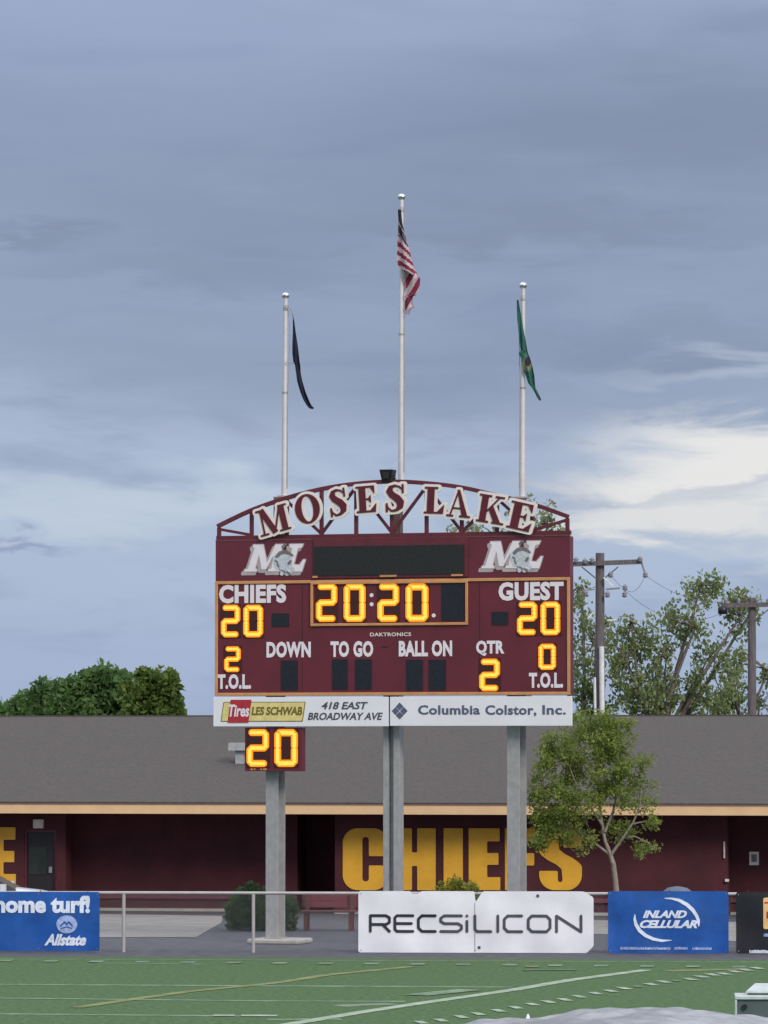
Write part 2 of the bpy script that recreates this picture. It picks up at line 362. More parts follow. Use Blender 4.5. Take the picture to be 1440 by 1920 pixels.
def sheet(f, box, cell, thick, xf=lambda p: p, mb=None, y=0.0, mi=0):
    """fill f<0 within box=(x0,z0,x1,z1); front at y, back at y+thick; xf maps (x,z) to local (x,z)"""
    mb = mb or MB()
    x0, z0, x1, z1 = box; nx = max(2, int((x1 - x0) / cell)); nz = max(2, int((z1 - z0) / cell))
    xs = np.linspace(x0, x1, nx + 1); zs = np.linspace(z0, z1, nz + 1)
    X, Z = np.meshgrid(xs, zs); D = f(X, Z); D = np.where(np.abs(D) < 1e-7, 1e-7, D)
    D[0, :] = np.abs(D[0, :]); D[-1, :] = np.abs(D[-1, :]); D[:, 0] = np.abs(D[:, 0]); D[:, -1] = np.abs(D[:, -1])
    IN = D < 0
    def emit(poly):
        pts = [xf(p) for p in poly]; n = len(pts)
        mb.add([(p[0], y, p[1]) for p in pts], [tuple(range(n))], mi)
        if thick: mb.add([(p[0], y + thick, p[1]) for p in pts], [tuple(reversed(range(n)))], mi)
    def side(a, b):
        a, b = xf(a), xf(b)
        if thick: mb.add([(a[0], y, a[1]), (b[0], y, b[1]), (b[0], y + thick, b[1]), (a[0], y + thick, a[1])], [(0, 3, 2, 1)], mi)
    for j in range(nz):
        run = None
        for i in range(nx + 1):
            full = i < nx and IN[j, i] and IN[j, i + 1] and IN[j + 1, i] and IN[j + 1, i + 1]
            if full:
                if run is None: run = i
                continue
            if run is not None:
                emit([(xs[run], zs[j]), (xs[i], zs[j]), (xs[i], zs[j + 1]), (xs[run], zs[j + 1])]); run = None
            if i == nx: break
            cs = [(i, j), (i + 1, j), (i + 1, j + 1), (i, j + 1)]
            ins = [IN[b, a] for a, b in cs]
            if not any(ins): continue
            poly = []; cuts = []
            for k in range(4):
                a, b = cs[k]; c, d = cs[(k + 1) % 4]; da, db = D[b, a], D[d, c]
                if ins[k]: poly.append((xs[a], zs[b]))
                if ins[k] != ins[(k + 1) % 4]:
                    t = da / (da - db); q = (xs[a] + (xs[c] - xs[a]) * t, zs[b] + (zs[d] - zs[b]) * t)
                    poly.append(q); cuts.append(q)
            if len(poly) >= 3: emit(poly)
            if len(cuts) == 2: side(cuts[0], cuts[1])
    return mb

# ---- words from the built-in sans face, fitted to a box
def word(name, txt, box, m_, parent=None, y=0.0, thick=0.006, bold=0.02, shear=0.0, xf=None, space=1.0):
    cu = bpy.data.curves.new(name, 'FONT'); cu.body = txt; cu.size = 1.0; cu.offset = bold; cu.shear = shear
    cu.space_character = space
    cu.resolution_u = 3; cu.fill_mode = 'FRONT'
    o = bpy.data.objects.new(name, cu); COL.objects.link(o)
    bpy.context.view_layer.update()
    me = bpy.data.meshes.new_from_object(o.evaluated_get(bpy.context.evaluated_depsgraph_get()))
    bpy.data.objects.remove(o); bpy.data.curves.remove(cu)
    n = len(me.vertices); co = np.zeros(n * 3); me.vertices.foreach_get('co', co); co = co.reshape(-1, 3)
    lo, hi = co.min(0), co.max(0)
    x0, z0, x1, z1 = box
    X = x0 + (co[:, 0] - lo[0]) / (hi[0] - lo[0]) * (x1 - x0); Z = z0 + (co[:, 1] - lo[1]) / (hi[1] - lo[1]) * (z1 - z0)
    bm = bmesh.new(); bm.from_mesh(me); bmesh.ops.remove_doubles(bm, verts=bm.verts, dist=1e-5)
    bm.verts.ensure_lookup_table()
    for v in bm.verts:
        x = x0 + (v.co.x - lo[0]) / (hi[0] - lo[0]) * (x1 - x0); z = z0 + (v.co.y - lo[1]) / (hi[1] - lo[1]) * (z1 - z0)
        if xf: x, z = xf((x, z))
        v.co = (x, y, z)
    r = bmesh.ops.extrude_face_region(bm, geom=bm.faces[:])
    for e in r['geom']:
        if isinstance(e, bmesh.types.BMVert): e.co.y += thick
    bmesh.ops.recalc_face_normals(bm, faces=bm.faces)
    for f_ in bm.faces: f_.smooth = False
    me2 = bpy.data.meshes.new(name); bm.to_mesh(me2); bm.free(); bpy.data.meshes.remove(me)
    me2.materials.append(m_)
    return link(name, me2, parent)

# ------------------------------------------------------------ ground, field, track
def flat(name, pts, z, m_, kind='structure', parent=None):
    tri = tessellate_polygon([[Vector((p[0], p[1], 0)) for p in pts]])
    me = bpy.data.meshes.new(name); fs = []
    for t in tri:
        a, b, c = [Vector(pts[i][:2]) for i in t]
        fs.append(tuple(t) if (b - a).cross(c - a) > 0 else tuple(reversed(t)))
    me.from_pydata([(p[0], p[1], z) for p in pts], [], fs); me.materials.append(m_)
    o = link(name, me, parent)
    if kind: o['kind'] = kind
    return o
flat('ground', [(-900, -300), (900, -300), (900, 3000), (-900, 3000)], -0.012, M['grass'])
def gl(px0, py0, px1, py1, x):            # y on the ground line through two pixels, at world x
    a, b = G(px0, py0), G(px1, py1); return a.y + (b.y - a.y) * (x - a.x) / (b.x - a.x)
ya = lambda x: gl(0, 1793, 1440, 1800, x)      # field edge
yp = lambda x: gl(0, 1757, 1440, 1766, x)      # far edge of the asphalt
flat('running_track', [(-60, ya(-60) - .5), (60, ya(60) - .5), (60, yp(60)), (-60, yp(-60))], -0.006, M['asphalt'])
flat('sports_field', [(-60, -30), (60, -30), (60, ya(60)), (-60, ya(-60))], 0.0, M['turf'])
# strip of paving behind the track: asphalt, with a concrete walk
flat('service_yard', [(-60, yp(-60) - .2), (60, yp(60) - .2), (60, 122), (-60, 122)], -0.009, M['asphalt'])
q = [G(60, 1757), G(368, 1757), G(415, 1730), G(418, 1717), G(60, 1712)]
flat('concrete_walk', [(p.x, p.y) for p in q], 0.0, M['walk'])
q = [G(1090, 1750), G(1140, 1752), G(1380, 1765), G(1480, 1766), G(1480, 1730), G(1090, 1725)]
flat('concrete_walk', [(p.x, p.y) for p in q], 0.0, M['walk'])
# painted lines
def paint(pts, w, m_, name='painted_line', z=0.004):
    ps = [G(*p) for p in pts]; L_ = []; R_ = []
    for i, p in enumerate(ps):
        d = (ps[min(i + 1, len(ps) - 1)] - ps[max(i - 1, 0)]); d.z = 0; d.normalize(); n = Vector((-d.y, d.x, 0)) * w / 2
        L_.append(p + n); R_.append(p - n)
    mb = MB(); n = len(ps)
    mb.add([(v.x, v.y, z) for v in R_ + L_], [(i, i + 1, n + i + 1, n + i) for i in range(n - 1)])
    o = mb.build(name, m_); o['kind'] = 'structure'; return o
paint([(-40, 1798.2), (1480, 1804.5)], 0.16, M['line_white'])
paint([(-40, 1845.8), (440, 1848.5), (960, 1851)], 0.30, M['line_white'])
paint([(-40, 1871.5), (480, 1877), (760, 1878)], 0.26, M['line_white'], z=0.005)
paint([(-40, 1901), (480, 1905.5)], 0.26, M['line_white'])
paint([(180, 1806), (380, 1808)], 0.35, M['line_dim'])
paint([(142, 1890), (250, 1874), (354, 1859.5), (458, 1849.5), (500, 1845.5), (547, 1839), (613, 1828.5), (680, 1822), (772, 1813)], 0.26, M['line_yellow'], z=0.008)
paint([(520, 1925), (680, 1898), (820, 1877), (960, 1857), (1070, 1838), (1213, 1819)], 0.28, M['line_fresh'], z=0.008)
paint([(635, 1886.5), (737, 1882)], 0.5, M['line_white']); paint([(778, 1867), (883, 1856.5)], 0.5, M['line_white'], z=0.012)
paint([(400, 1905), (440, 1905)], 0.35, M['line_fresh'], z=0.012)
paint([(452, 1905.2), (520, 1905.4)], 0.35, M['line_fresh'], z=0.012)
paint([(500, 1912), (640, 1911)], 0.3, M['line_white'])
paint([(1250, 1821), (1400, 1817)], 0.45, M['line_yellow'], z=0.006)
paint([(980, 1820), (1080, 1819)], 0.30, M['line_dim'], z=0.012)
paint([(985, 1813), (1010, 1813)], 0.5, M['line_yellow'], z=0.012)
for x in list(range(8, 1400, 86)):
    y = 1802 + x * 0.0085
    paint([(x - 12, y), (x + 14, y + .1)], 0.55, M['line_white'], name='yard_mark', z=0.012)
for x, y in [(790, 1918), (827, 1914), (865, 1907.5), (897, 1902), (935, 1896)] + [(960 + a / 3, 1480 + b / 3) for a, b in
             [(20, 1230), (115, 1212), (205, 1198), (297, 1186), (378, 1168), (470, 1150), (555, 1137), (632, 1122), (783, 1100), (855, 1085), (1000, 1070), (1065, 1056), (1128, 1045), (1193, 1040), (1258, 1028), (1315, 1018), (1380, 1008)]]:
    paint([(x - 8.5, y + .1), (x + 8.5, y - .1)], 0.62, M['line_fresh'], name='painted_dash', z=0.012)
for x, y in [(960 + 707 / 3, 1480 + 1112 / 3), (960 + 925 / 3, 1480 + 1080 / 3)]:
    paint([(x - 7, y), (x + 7, y - .1)], 0.40, M['line_white'], name='painted_dash', z=0.012)

# ------------------------------------------------------------ letter shapes (unit height)
def block(ch):
    T = .31
    if ch == 'C': return sub(f_box(0, 0, .73, 1, .24), f_box(.315, .14, .42, .86, .05), f_box(.36, .40, .8, .55)), .73
    if ch == 'H': return U(f_box(0, 0, T, 1), f_box(.40, 0, .71, 1), f_box(.2, .39, .5, .61)), .71
    if ch == 'I': return f_box(0, 0, T, 1), T
    if ch == 'E': return U(f_box(0, 0, T, 1), f_box(.1, .79, .52, 1), f_box(.1, .41, .50, .60), f_box(.1, 0, .53, .21)), .53
    if ch == 'F': return U(f_box(0, 0, T, 1), f_box(.1, .79, .52, 1), f_box(.1, .40, .50, .60)), .52
    if ch == 'L': return U(f_box(0, 0, T, 1), f_box(.1, 0, .5, .21)), .5
    if ch == 'A': return sub(f_poly([(0, 0), (.2, 1), (.5, 1), (.7, 0), (.42, 0), (.40, .2), (.30, .2), (.28, 0)]), f_poly([(.315, .36), (.35, .76), (.385, .36)])), .7
    if ch == 'K': return U(f_box(0, 0, T, 1), f_poly([(.3, .55), (.46, 1), (.76, 1), (.58, .52), (.8, 0), (.48, 0), (.3, .45)])), .8
    if ch == 'S':
        nu = [(.315, .84), (.335, .87), (.375, .87), (.395, .84), (.395, .69), (.9, .69), (.9, .30), (.72, .36), (.66, .44), (.55, .52), (.42, .585), (.33, .66)]
        nl = [(.70 - a, 1 - b) for a, b in nu]
        return sub(f_box(0, 0, .70, 1, .25), f_poly(nu), f_poly(nl)), .70
def serif(ch):
    if ch == 'M': return U(f_bar((.15, 0), (.17, 1), .06), f_bar((.19, 1), (.54, .02), .2), f_bar((.52, .02), (.86, 1), .06), f_bar((.9, 0), (.9, 1), .21), f_box(0, 0, .31, .07), f_box(.70, 0, 1.10, .07), f_box(0, .93, .3, 1), f_box(.80, .93, 1.10, 1)), 1.10
    if ch == 'O': return sub(f_ell(.43, .5, .43, .52), f_ell(.43, .5, .20, .45)), .86
    if ch == 'S': return U(f_stroke([(.53, .80), (.44, .91), (.30, .955), (.18, .89), (.14, .75), (.22, .62), (.36, .50), (.46, .36), (.46, .19), (.35, .07), (.2, .04), (.09, .16), (.06, .26)],
                                    [.04, .06, .08, .14, .19, .22, .24, .23, .18, .10, .07, .05, .04]), f_box(.515, .67, .575, 1.0), f_box(.02, 0, .08, .33)), .60
    if ch == 'E': return U(f_box(.10, 0, .34, 1), f_box(0, .93, .66, 1), f_box(0, 0, .68, .07), f_box(.3, .47, .5, .53), f_poly([(.50, .94), (.66, .94), (.66, .68)]), f_poly([(.48, .06), (.68, .06), (.71, .34)]), f_poly([(.40, .5), (.52, .66), (.52, .34)])), .70
    if ch == 'L': return U(f_box(.10, 0, .34, 1), f_box(0, .93, .46, 1), f_box(0, 0, .66, .07), f_poly([(.44, .06), (.66, .06), (.69, .36)])), .68
    if ch == 'A': return U(f_bar((.14, .03), (.42, .98), .06), f_poly([(.36, 1), (.46, 1), (.86, .03), (.62, .03)]), f_box(.2, .29, .7, .35), f_box(0, 0, .28, .07), f_box(.52, 0, .96, .07)), .96
    if ch == 'K': return U(f_box(.10, 0, .34, 1), f_box(0, .93, .45, 1), f_box(0, 0, .45, .07), f_bar((.32, .38), (.74, .96), .06), f_poly([(.38, .52), (.52, .66), (.90, .03), (.64, .03)]), f_box(.58, .93, .92, 1), f_box(.56, 0, 1.0, .07)), .98

# ------------------------------------------------------------ scoreboard
B = Frame(737, 88.0, math.radians(18))
BZ = -B.yaw
board = empty('scoreboard', 'large maroon football scoreboard with amber digits and an arched name truss, on three steel columns', 'scoreboard', B.o, BZ)
xL, xR = B.at(404, 1200)[0], B.at(1069, 1200)[0]
zTop = B.at(737, 1010)[1]; zMid = B.at(737, 1085)[1]; zBot = B.at(737, 1304)[1]
TH = 0.26
MB().box(xL, 0, zBot, xR, TH, zMid - .003).build('cabinet', M['maroon_face'], board)
MB().box(xL, 0.0, zMid, xR, TH, zTop).build('header_panel', M['maroon'], board)
for k in range(1, 4):
    xs_ = xL + (xR - xL) * k / 4
    if k != 2: MB().box(xs_ - .006, -.004, zBot + .08, xs_ + .006, -.0005, zMid - .1).build('panel_joint', M['maroon_dark'], board)
hx0, _, hx1, _ = B.rect(588, 1010, 878, 1085)
bevel(MB().box(hx0, -.03, zMid + .02, hx1, -.001, zTop + .03).build('message_housing', M['maroon_steel'], board), .006)
for a, b in ((xL, hx0 - .01), (hx1 + .01, xR)): MB().box(a, -.012, zTop + .003, b, .05, zTop + .03).build('header_cap', M['wall_trim'], board)
r = B.rect(590, 1023, 871, 1078); MB().box(r[0], -.045, r[1], r[2], -.031, r[3]).build('message_screen', M['screen'], board)
for a, b in ((588, 597), (714, 745), (848, 869)):
    q = B.rect(a, 1074, b, 1079); MB().box(q[0], -.075, zMid + .035, q[2], -.046, zMid + .075).build('screen_bracket', M['gold_trim'], board)
# gold border
t = .065
def border(x0, z0, x1, z1, t, y0, y1, name, m_):
    for bx in ((x0, z1 - t, x1, z1), (x0, z0, x1, z0 + t), (x0, z0 + t, x0 + t, z1 - t), (x1 - t, z0 + t, x1, z1 - t)):
        bevel(MB().box(bx[0], y0, bx[1], bx[2], y1, bx[3]).build(name, m_, board), .008)
border(xL - .005, zBot, xR + .005, zMid - .012, t, -.03, -.001, 'border_strip', M['gold_trim'])
cf = B.rect(583, 1091, 878, 1173)
border(cf[0], cf[1], cf[2], zMid - .012 - t - .002 + .03, .055, -.045, -.031 + .03, 'clock_border', M['gold_trim'])
# captions
def cap(txt, x0, y0, x1, y1, bold=.048, name='caption', m_=None, parent=None, y=-.012, **k):
    return word(name, txt, B.rect(x0, y0, x1, y1), m_ or M['white_print'], parent or board, y=y, thick=.004, bold=bold, space=1.07, **k)
cap('CHIEFS', 411, 1096, 537, 1131); cap('GUEST', 935, 1091, 1057, 1126)
cap('DOWN', 500, 1203, 583, 1233); cap('TO GO', 620, 1202, 700, 1232); cap('BALL ON', 748, 1201, 848, 1231); cap('QTR', 893, 1201, 946, 1230)
cap('T.O.L.', 408, 1264, 471, 1292); cap('T.O.L.', 992, 1261, 1056, 1290)
cap('DAKTRONICS', 694, 1186, 771, 1193, m_=M['cream'], bold=.02, name='maker_mark')
cap('~', 716, 1211, 728, 1214, m_=M['blk_print'], bold=.01, name='small_mark')
# digits
SEG = {'2': 'abged', '0': 'abcdef'}
def digit(box, ch, parent, y=-.012, fr=B, pad=True):
    x0, z0, x1, z1 = box; W = x1 - x0; H = z1 - z0
    t = W * 0.29; e = t * 0.30; h = t / 2
    p = .012
    if ch is None:
        return MB().box(x0, y, z0, x1, y + .01, z1).build('blank_digit', M['digit_off'], parent)
    dg = MB().box(x0 - p, y, z0 - p, x1 + p, y + .01, z1 + p).build('lit_digit', M['digit_glow_back'], parent)
    mid = H / 2
    S = {'a': ((h + e, H - h), (W - h - e, H - h)), 'b': ((W - h, H - h - e), (W - h, mid + e)), 'c': ((W - h, mid - e), (W - h, h + e)),
         'd': ((h + e, h), (W - h - e, h)), 'e': ((h, mid - e), (h, h + e)), 'f': ((h, H - h - e), (h, mid + e)), 'g': ((h + e, mid), (W - h - e, mid))}
    for k, s_ in enumerate(SEG[ch]):
        a, b = S[s_]; off = y - .014 - .0012 * k
        g = lambda q: (x0 + q[0], z0 + q[1])
        mb = sheet(f_stroke([a, b], t), (-.02, -.02, W + .02, H + .02), W / 34, .013, g, y=off)
        Lg = math.hypot(b[0] - a[0], b[1] - a[1]); nb_ = max(2, round(Lg / .062))
        beads = U(f_stroke([a, b], t * .26), *[f_ell(a[0] + (b[0] - a[0]) * q_ / nb_, a[1] + (b[1] - a[1]) * q_ / nb_, t * .30, t * .30, 10) for q_ in range(nb_ + 1)])
        sheet(beads, (-.02, -.02, W + .02, H + .02), W / 40, .002, g, mb, y=off - .0025, mi=1)
        mb.build('segment', [M['led'], M['led_core']], dg)
    return dg
yb = -.012
for x0, x1, c in ((593, 633, '2'), (645, 686, '0'), (708, 749, '2'), (761, 804, '0')):
    digit(B.rect(x0, 1094, x1, 1166), c, board)
digit(B.rect(828, 1093, 871, 1164), None, board)
for x0, x1, y0, y1, c in ((415, 451, 1134, 1195, '2'), (457, 494, 1134, 1195, '0'), (970, 1008, 1128, 1191, '2'), (1014, 1051, 1128, 1191, '0'),
                          (421, 452, 1212, 1260, '2'), (1010, 1043, 1207, 1256, '0'), (899, 938, 1235, 1296, '2')):
    digit(B.rect(x0, y0, x1, y1), c, board)
for x0, y0, x1, y1 in ((510, 1150, 542, 1175), (922, 1147, 953, 1172), (527, 1238, 558, 1294), (623, 1236, 652, 1293), (666, 1236, 697, 1293), (762, 1237, 793, 1294), (804, 1237, 836, 1294)):
    digit(B.rect(x0, y0, x1, y1), None, board)
for cx, cy in ((697, 1116), (697, 1133), (813.5, 1154)):
    a = B.at(cx, cy); mb = sheet(f_ell(a[0], a[1], .042, .042, 16), (a[0] - .06, a[1] - .06, a[0] + .06, a[1] + .06), .008, .008, y=-.012)
    mb.build('clock_dot', M['white_print'], board)
# ML emblems: slanted white M and L with grey edge and a round feathered crest between
def emblem(px0, py0):
    ox, oz = B.at(px0, py0 + 64)            # bottom-left
    s = B.at(px0 + 100, py0)[0] - B.at(px0, py0)[0]; s /= 100   # metres per photo pixel
    zz = (B.at(px0, py0)[1] - oz) / 64
    # photo-pixel coordinates inside the emblem, y up, from a 122 x 64 box
    def T(q): return (ox + q[0] * s, oz + q[1] * zz)
    Mf = U(f_poly([(24, 60), (43, 60), (50, 26), (66, 60), (84, 60), (81, 55), (78, 54), (72, 13), (75, 10), (52, 10), (53, 14), (58, 15), (62, 40), (48, 14), (40, 14), (35, 42), (28, 16), (31, 14), (31, 10), (7, 10), (8, 14), (14, 15), (27, 54), (24, 55)]))
    Lf = U(f_poly([(92, 60), (118, 60), (115, 54), (108, 52), (100, 22), (111, 21), (118, 31), (122, 31), (115, 9), (88, 9), (86, 14), (88, 16), (97, 52), (93, 54)]))
    both = U(Mf, Lf)
    sh = lambda X, Z: both(X + 4, Z + 5) - 2.0
    out = grow(both, 1.6)
    em = sheet(U(sh, out), (-8, -6, 132, 70), 1.3, .006, T, y=-.010).build('emblem', M['logo_grey'], board)
    sheet(both, (-8, -6, 132, 70), 1.0, .004, T, y=-.016).build('white_letters', M['white_print'], em)
    hd = U(f_ell(83, 28, 15, 17), f_stroke([(70, 40), (64, 33), (66, 24), (70, 16)], 7), f_stroke([(92, 20), (99, 12), (93, 6)], 6), f_stroke([(80, 14), (78, 5)], 7), f_stroke([(86, 14), (88, 4)], 6))
    sheet(hd, (50, -4, 110, 66), 1.3, .003, T, y=-.021).build('crest', M['logo_pale'], em)
    fea = U(f_stroke([(69, 38), (75, 44), (84, 46), (92, 43), (98, 39)], [6, 7, 7, 6, 4]), f_stroke([(80, 56), (85, 60)], 5), f_stroke([(66, 30), (70, 27)], 3))
    sheet(fea, (50, -4, 115, 66), 1.0, .002, T, y=-.024).build('crest_feathers', M['logo_mid'], em)
    sheet(U(f_stroke([(94, 28), (91, 24)], 5), f_stroke([(88, 8), (93, 5)], 4), f_stroke([(78, 12), (84, 9)], 2.5), f_stroke([(70, 24), (72, 18)], 3)), (60, -4, 110, 50), 1.0, .002, T, y=-.0265).build('crest_shading', M['logo_mid'], em)
emblem(451, 1018); emblem(896, 1012)
# steel columns (wide-flange), footings
def column(px, ztop_px, open_front):
    x = B.at(px, 1500, TH + .22)[0]; zt = B.at(px, ztop_px, TH + .22)[1]
    y0 = TH + .02; W = .355; D = .30; tf = .03; zc = zTop - .05
    mb = MB()
    if open_front:   # web seen face on between two flanges
        mb.box(x - W / 2, y0, .1, x - W / 2 + .115, y0 + D, zc); mb.box(x + W / 2 - .13, y0, .1, x + W / 2, y0 + D, zc); mb.box(x - W / 2 + .115, y0 + .14, .1, x + W / 2 - .13, y0 + .17, zc)
    else:
        mb.box(x - W / 2, y0, .1, x + W / 2 - .08, y0 + tf, zc); mb.box(x - W / 2, y0 + D - tf, .1, x + W / 2 - .02, y0 + D, zc); mb.box(x - .05, y0 + tf, .1, x + .03, y0 + D - tf, zc)
    bevel(mb.build('column', M['galv'], board), .006)
    MB().box(x - .04, y0 + .08, zc + .002, x + .17, y0 + .28, zt).build('mast_stub', M['primer'], board)
    bevel(MB().box(x - .06 - .42, y0 - .35, -.01, x + .66, y0 + D + .35, .10).build('footing', M['concrete'], board), .04, 3)
    bevel(MB().box(x - W / 2 - .03, y0 - .02, .101, x + W / 2 + .03, y0 + D + .02, .125).build('base_plate', M['galv'], board), .005)
    return x, zt
colx = [column(519, 932, False), column(739, 905, True), column(971, 934, False)]
# arched truss
chord_px = [(408, 987), (471, 957), (537, 934), (603, 917), (668, 907), (735, 903), (800, 906), (866, 914), (932, 929), (998, 945), (1066, 969)]
ch = [B.at(*p, .08) for p in chord_px]; zb = zTop + .035
tr = MB()
# the chord is a smooth curve
cc = []
for i in range(len(ch) - 1):
    p0 = ch[max(i - 1, 0)]; p1 = ch[i]; p2 = ch[i + 1]; p3 = ch[min(i + 2, len(ch) - 1)]
    for k in range(4):
        t_ = k / 4
        cc.append(tuple(.5 * ((2 * p1[a]) + (-p0[a] + p2[a]) * t_ + (2 * p0[a] - 5 * p1[a] + 4 * p2[a] - p3[a]) * t_ ** 2 + (-p0[a] + 3 * p1[a] - 3 * p2[a] + p3[a]) * t_ ** 3) for a in (0, 1)))
cc.append(ch[-1])
mb = MB()
for i in range(len(cc) - 1): mb.bar((cc[i][0], .08, cc[i][1]), (cc[i + 1][0], .08, cc[i + 1][1]), .085, .085, up=(0, 1, 0))
truss = mb.build('name_truss', M['maroon_steel'], board)
MB().box(xL, .03, zb, xR, .13, zb + .08).build('bottom_chord', M['maroon_steel'], truss)
vx = [B.at(p, 985, .08)[0] for p in (411, 472, 538, 603, 668, 735, 800, 866, 932, 998, 1064)]
for i, x in enumerate(vx):
    MB().bar((x, .08, zb + .08), (x, .08, ch[i][1] - .03), .075, .07).build('vertical_strut', M['maroon_steel'], truss)
def diag(i, j, top_at_j):
    x0, x1 = (vx[i], vx[j]); z0 = zb + .09
    a = (x0, z0) if top_at_j else (x0, ch[i][1] - .06); b = (x1, ch[j][1] - .06) if top_at_j else (x1, z0)
    MB().bar((a[0], .082, a[1]), (b[0], .082, b[1]), .06, .055, up=(0, 1, 0)).build('diagonal_brace', M['maroon_steel'], truss)
for i, j, tj in ((0, 1, False), (2, 3, False), (3, 4, True), (4, 5, False), (5, 6, True), (6, 7, False), (7, 8, True), (8, 9, False), (9, 10, True)): diag(i, j, tj)
# name letters, each leaning along the arch
def big_letter(chh, cx, cy, hpx, wpx, rot, k):
    f, w = serif(chh); H = hpx / 90.0; Wm = wpx / 90.0 / math.cos(B.yaw); sx = Wm / w; sz = H
    c = B.at(cx, cy, -.06); ca, sa = math.cos(rot), math.sin(rot)
    def T(q):
        x, z = (q[0] - w / 2) * sx, (q[1] - .5) * sz; return (c[0] + x * ca - z * sa, c[1] + x * sa + z * ca)
    rr = .095
    o = sheet(grow(f, rr), (-.16, -.16, w + .16, 1.16), .016, .03, T, y=-.07 - .0016 * k).build('backing_plate', M['cream'], None)
    l = sheet(f, (-.05, -.05, w + .05, 1.05), .012, .012, T, y=-.086 - .0016 * k).build('letter', M['letter_red'], board)
    o.parent = l
for k, (c_, cx, cy, h, w, r_) in enumerate([('M', 513, 975, 50, 60, .25), ('O', 577, 954, 54, 47, .17), ('S', 634, 942, 52, 34, .14), ('E', 687, 936, 50, 37, .06), ('S', 741, 934, 52, 37, .02),
                                           ('L', 815, 938, 50, 37, -.05), ('A', 862, 944, 51, 44, -.10), ('K', 922, 955, 52, 50, -.17), ('E', 977, 968, 51, 44, -.23)]):
    big_letter(c_, cx, cy, h, w, r_, k)

# sponsor signs
def local_sign(name, label, x0, y0, x1, y1, off, cat='sign', m_=None, th=.06, fr=B):
    r = fr.rect(x0, y0, x1, y1, off); cx = (r[0] + r[2]) / 2
    o = fr.o + fr.u * cx + fr.n * off
    e = empty(name, label, cat, (o.x, o.y, r[1]), -fr.yaw)
    w = (r[2] - r[0]) / 2; h = r[3] - r[1]
    bevel(MB().box(-w, 0, 0, w, th, h).build('panel', m_ or M['sign_white'], e), .006)
    def R(a, b, c, d):
        q = fr.rect(a, b, c, d, off); return (q[0] - cx, q[1] - r[1], q[2] - cx, q[3] - r[1])
    return e, R
sg, R = local_sign('sponsor_sign', 'white sign with red and yellow tyre shop logo and street address under the scoreboard', 400, 1307, 728, 1362, -.03)
q = R(414, 1316, 573, 1353)
def para(box, sk, y, m_, name, par, th=.004):
    x0, z0, x1, z1 = box; f = f_poly([(x0, z0), (x1 - sk, z0), (x1, z1), (x0 + sk, z1)])
    return sheet(f, (x0 - .03, z0 - .03, x1 + .03, z1 + .03), .02, th, y=y).build(name, m_, par)
lg = para(q, .06, -.006, M['olive_print'], 'logo_plate', sg)
para((q[0] + .02, q[1] + .015, q[2] - .02, q[3] - .015), .055, -.010, M['yellow_print'], 'logo_field', lg, .003)
para(R(427, 1312, 472, 1355), .07, -.014, M['red_print'], 'red_patch', lg, .003)
word('red_patch_word', 'Tires', R(429, 1321, 468, 1344), M['white_print'], lg, y=-.018, thick=.003, bold=.03, shear=.2)
word('logo_word', 'LES SCHWAB', R(472, 1325, 567, 1341), M['olive_print'], lg, y=-.015, thick=.003, bold=.035, shear=.15)
word('address_word', '418 EAST', R(603, 1316, 690, 1330), M['grey_print'], sg, y=-.006, thick=.004, bold=.025, shear=.25)
word('address_word', 'BROADWAY AVE', R(577, 1336, 718, 1350), M['grey_print'], sg, y=-.006, thick=.004, bold=.025, shear=.25)
sg, R = local_sign('sponsor_sign', 'white sign with blue grey company name and diamond logo under the scoreboard', 731, 1306, 1072, 1361, -.03)
for tx_, a_, b_2, c_2 in (('Columbia', 784, 900, 1340), ('Colstor,', 910, 1006, 1343.5), ('Inc.', 1017, 1061, 1340)):
    word('company_word', tx_, R(a_, 1322, b_2, c_2), M['navy_print'], sg, y=-.006, thick=.004, bold=.03, space=1.06)
q = R(734, 1317, 765, 1349); cx, cz = (q[0] + q[2]) / 2, (q[1] + q[3]) / 2; a = (q[2] - q[0]) / 2
dm = lambda ux, uz, s: f_poly([(ux - s, uz), (ux, uz + s), (ux + s, uz), (ux, uz - s)])
sheet(U(dm(cx - a * .5, cz, a * .46), dm(cx + a * .5, cz, a * .46), dm(cx, cz + a * .52, a * .46), dm(cx, cz - a * .52, a * .46)), (cx - .3, cz - .3, cx + .3, cz + .3), .012, .004, y=-.006).build('diamond_logo', M['navy_print'], sg)
# play clock
pc, R = local_sign('play_clock', 'small maroon play clock showing 20 hanging under the left end of the scoreboard', 459, 1364, 567, 1446, .02, 'play clock', M['maroon_face'], .2)
for x0, x1, c_ in ((463, 505, '2'), (515, 559, '0')): digit(R(x0, 1367, x1, 1438), c_, pc)
for a_, b_2 in ((470, 474), (476, 479), (488, 491), (493, 500)):
    q = R(a_, 1440.5, b_2, 1444); MB().box(q[0], -.005, q[1], q[2], -.001, q[3]).build('clock_mark', M['gold_trim'], pc)

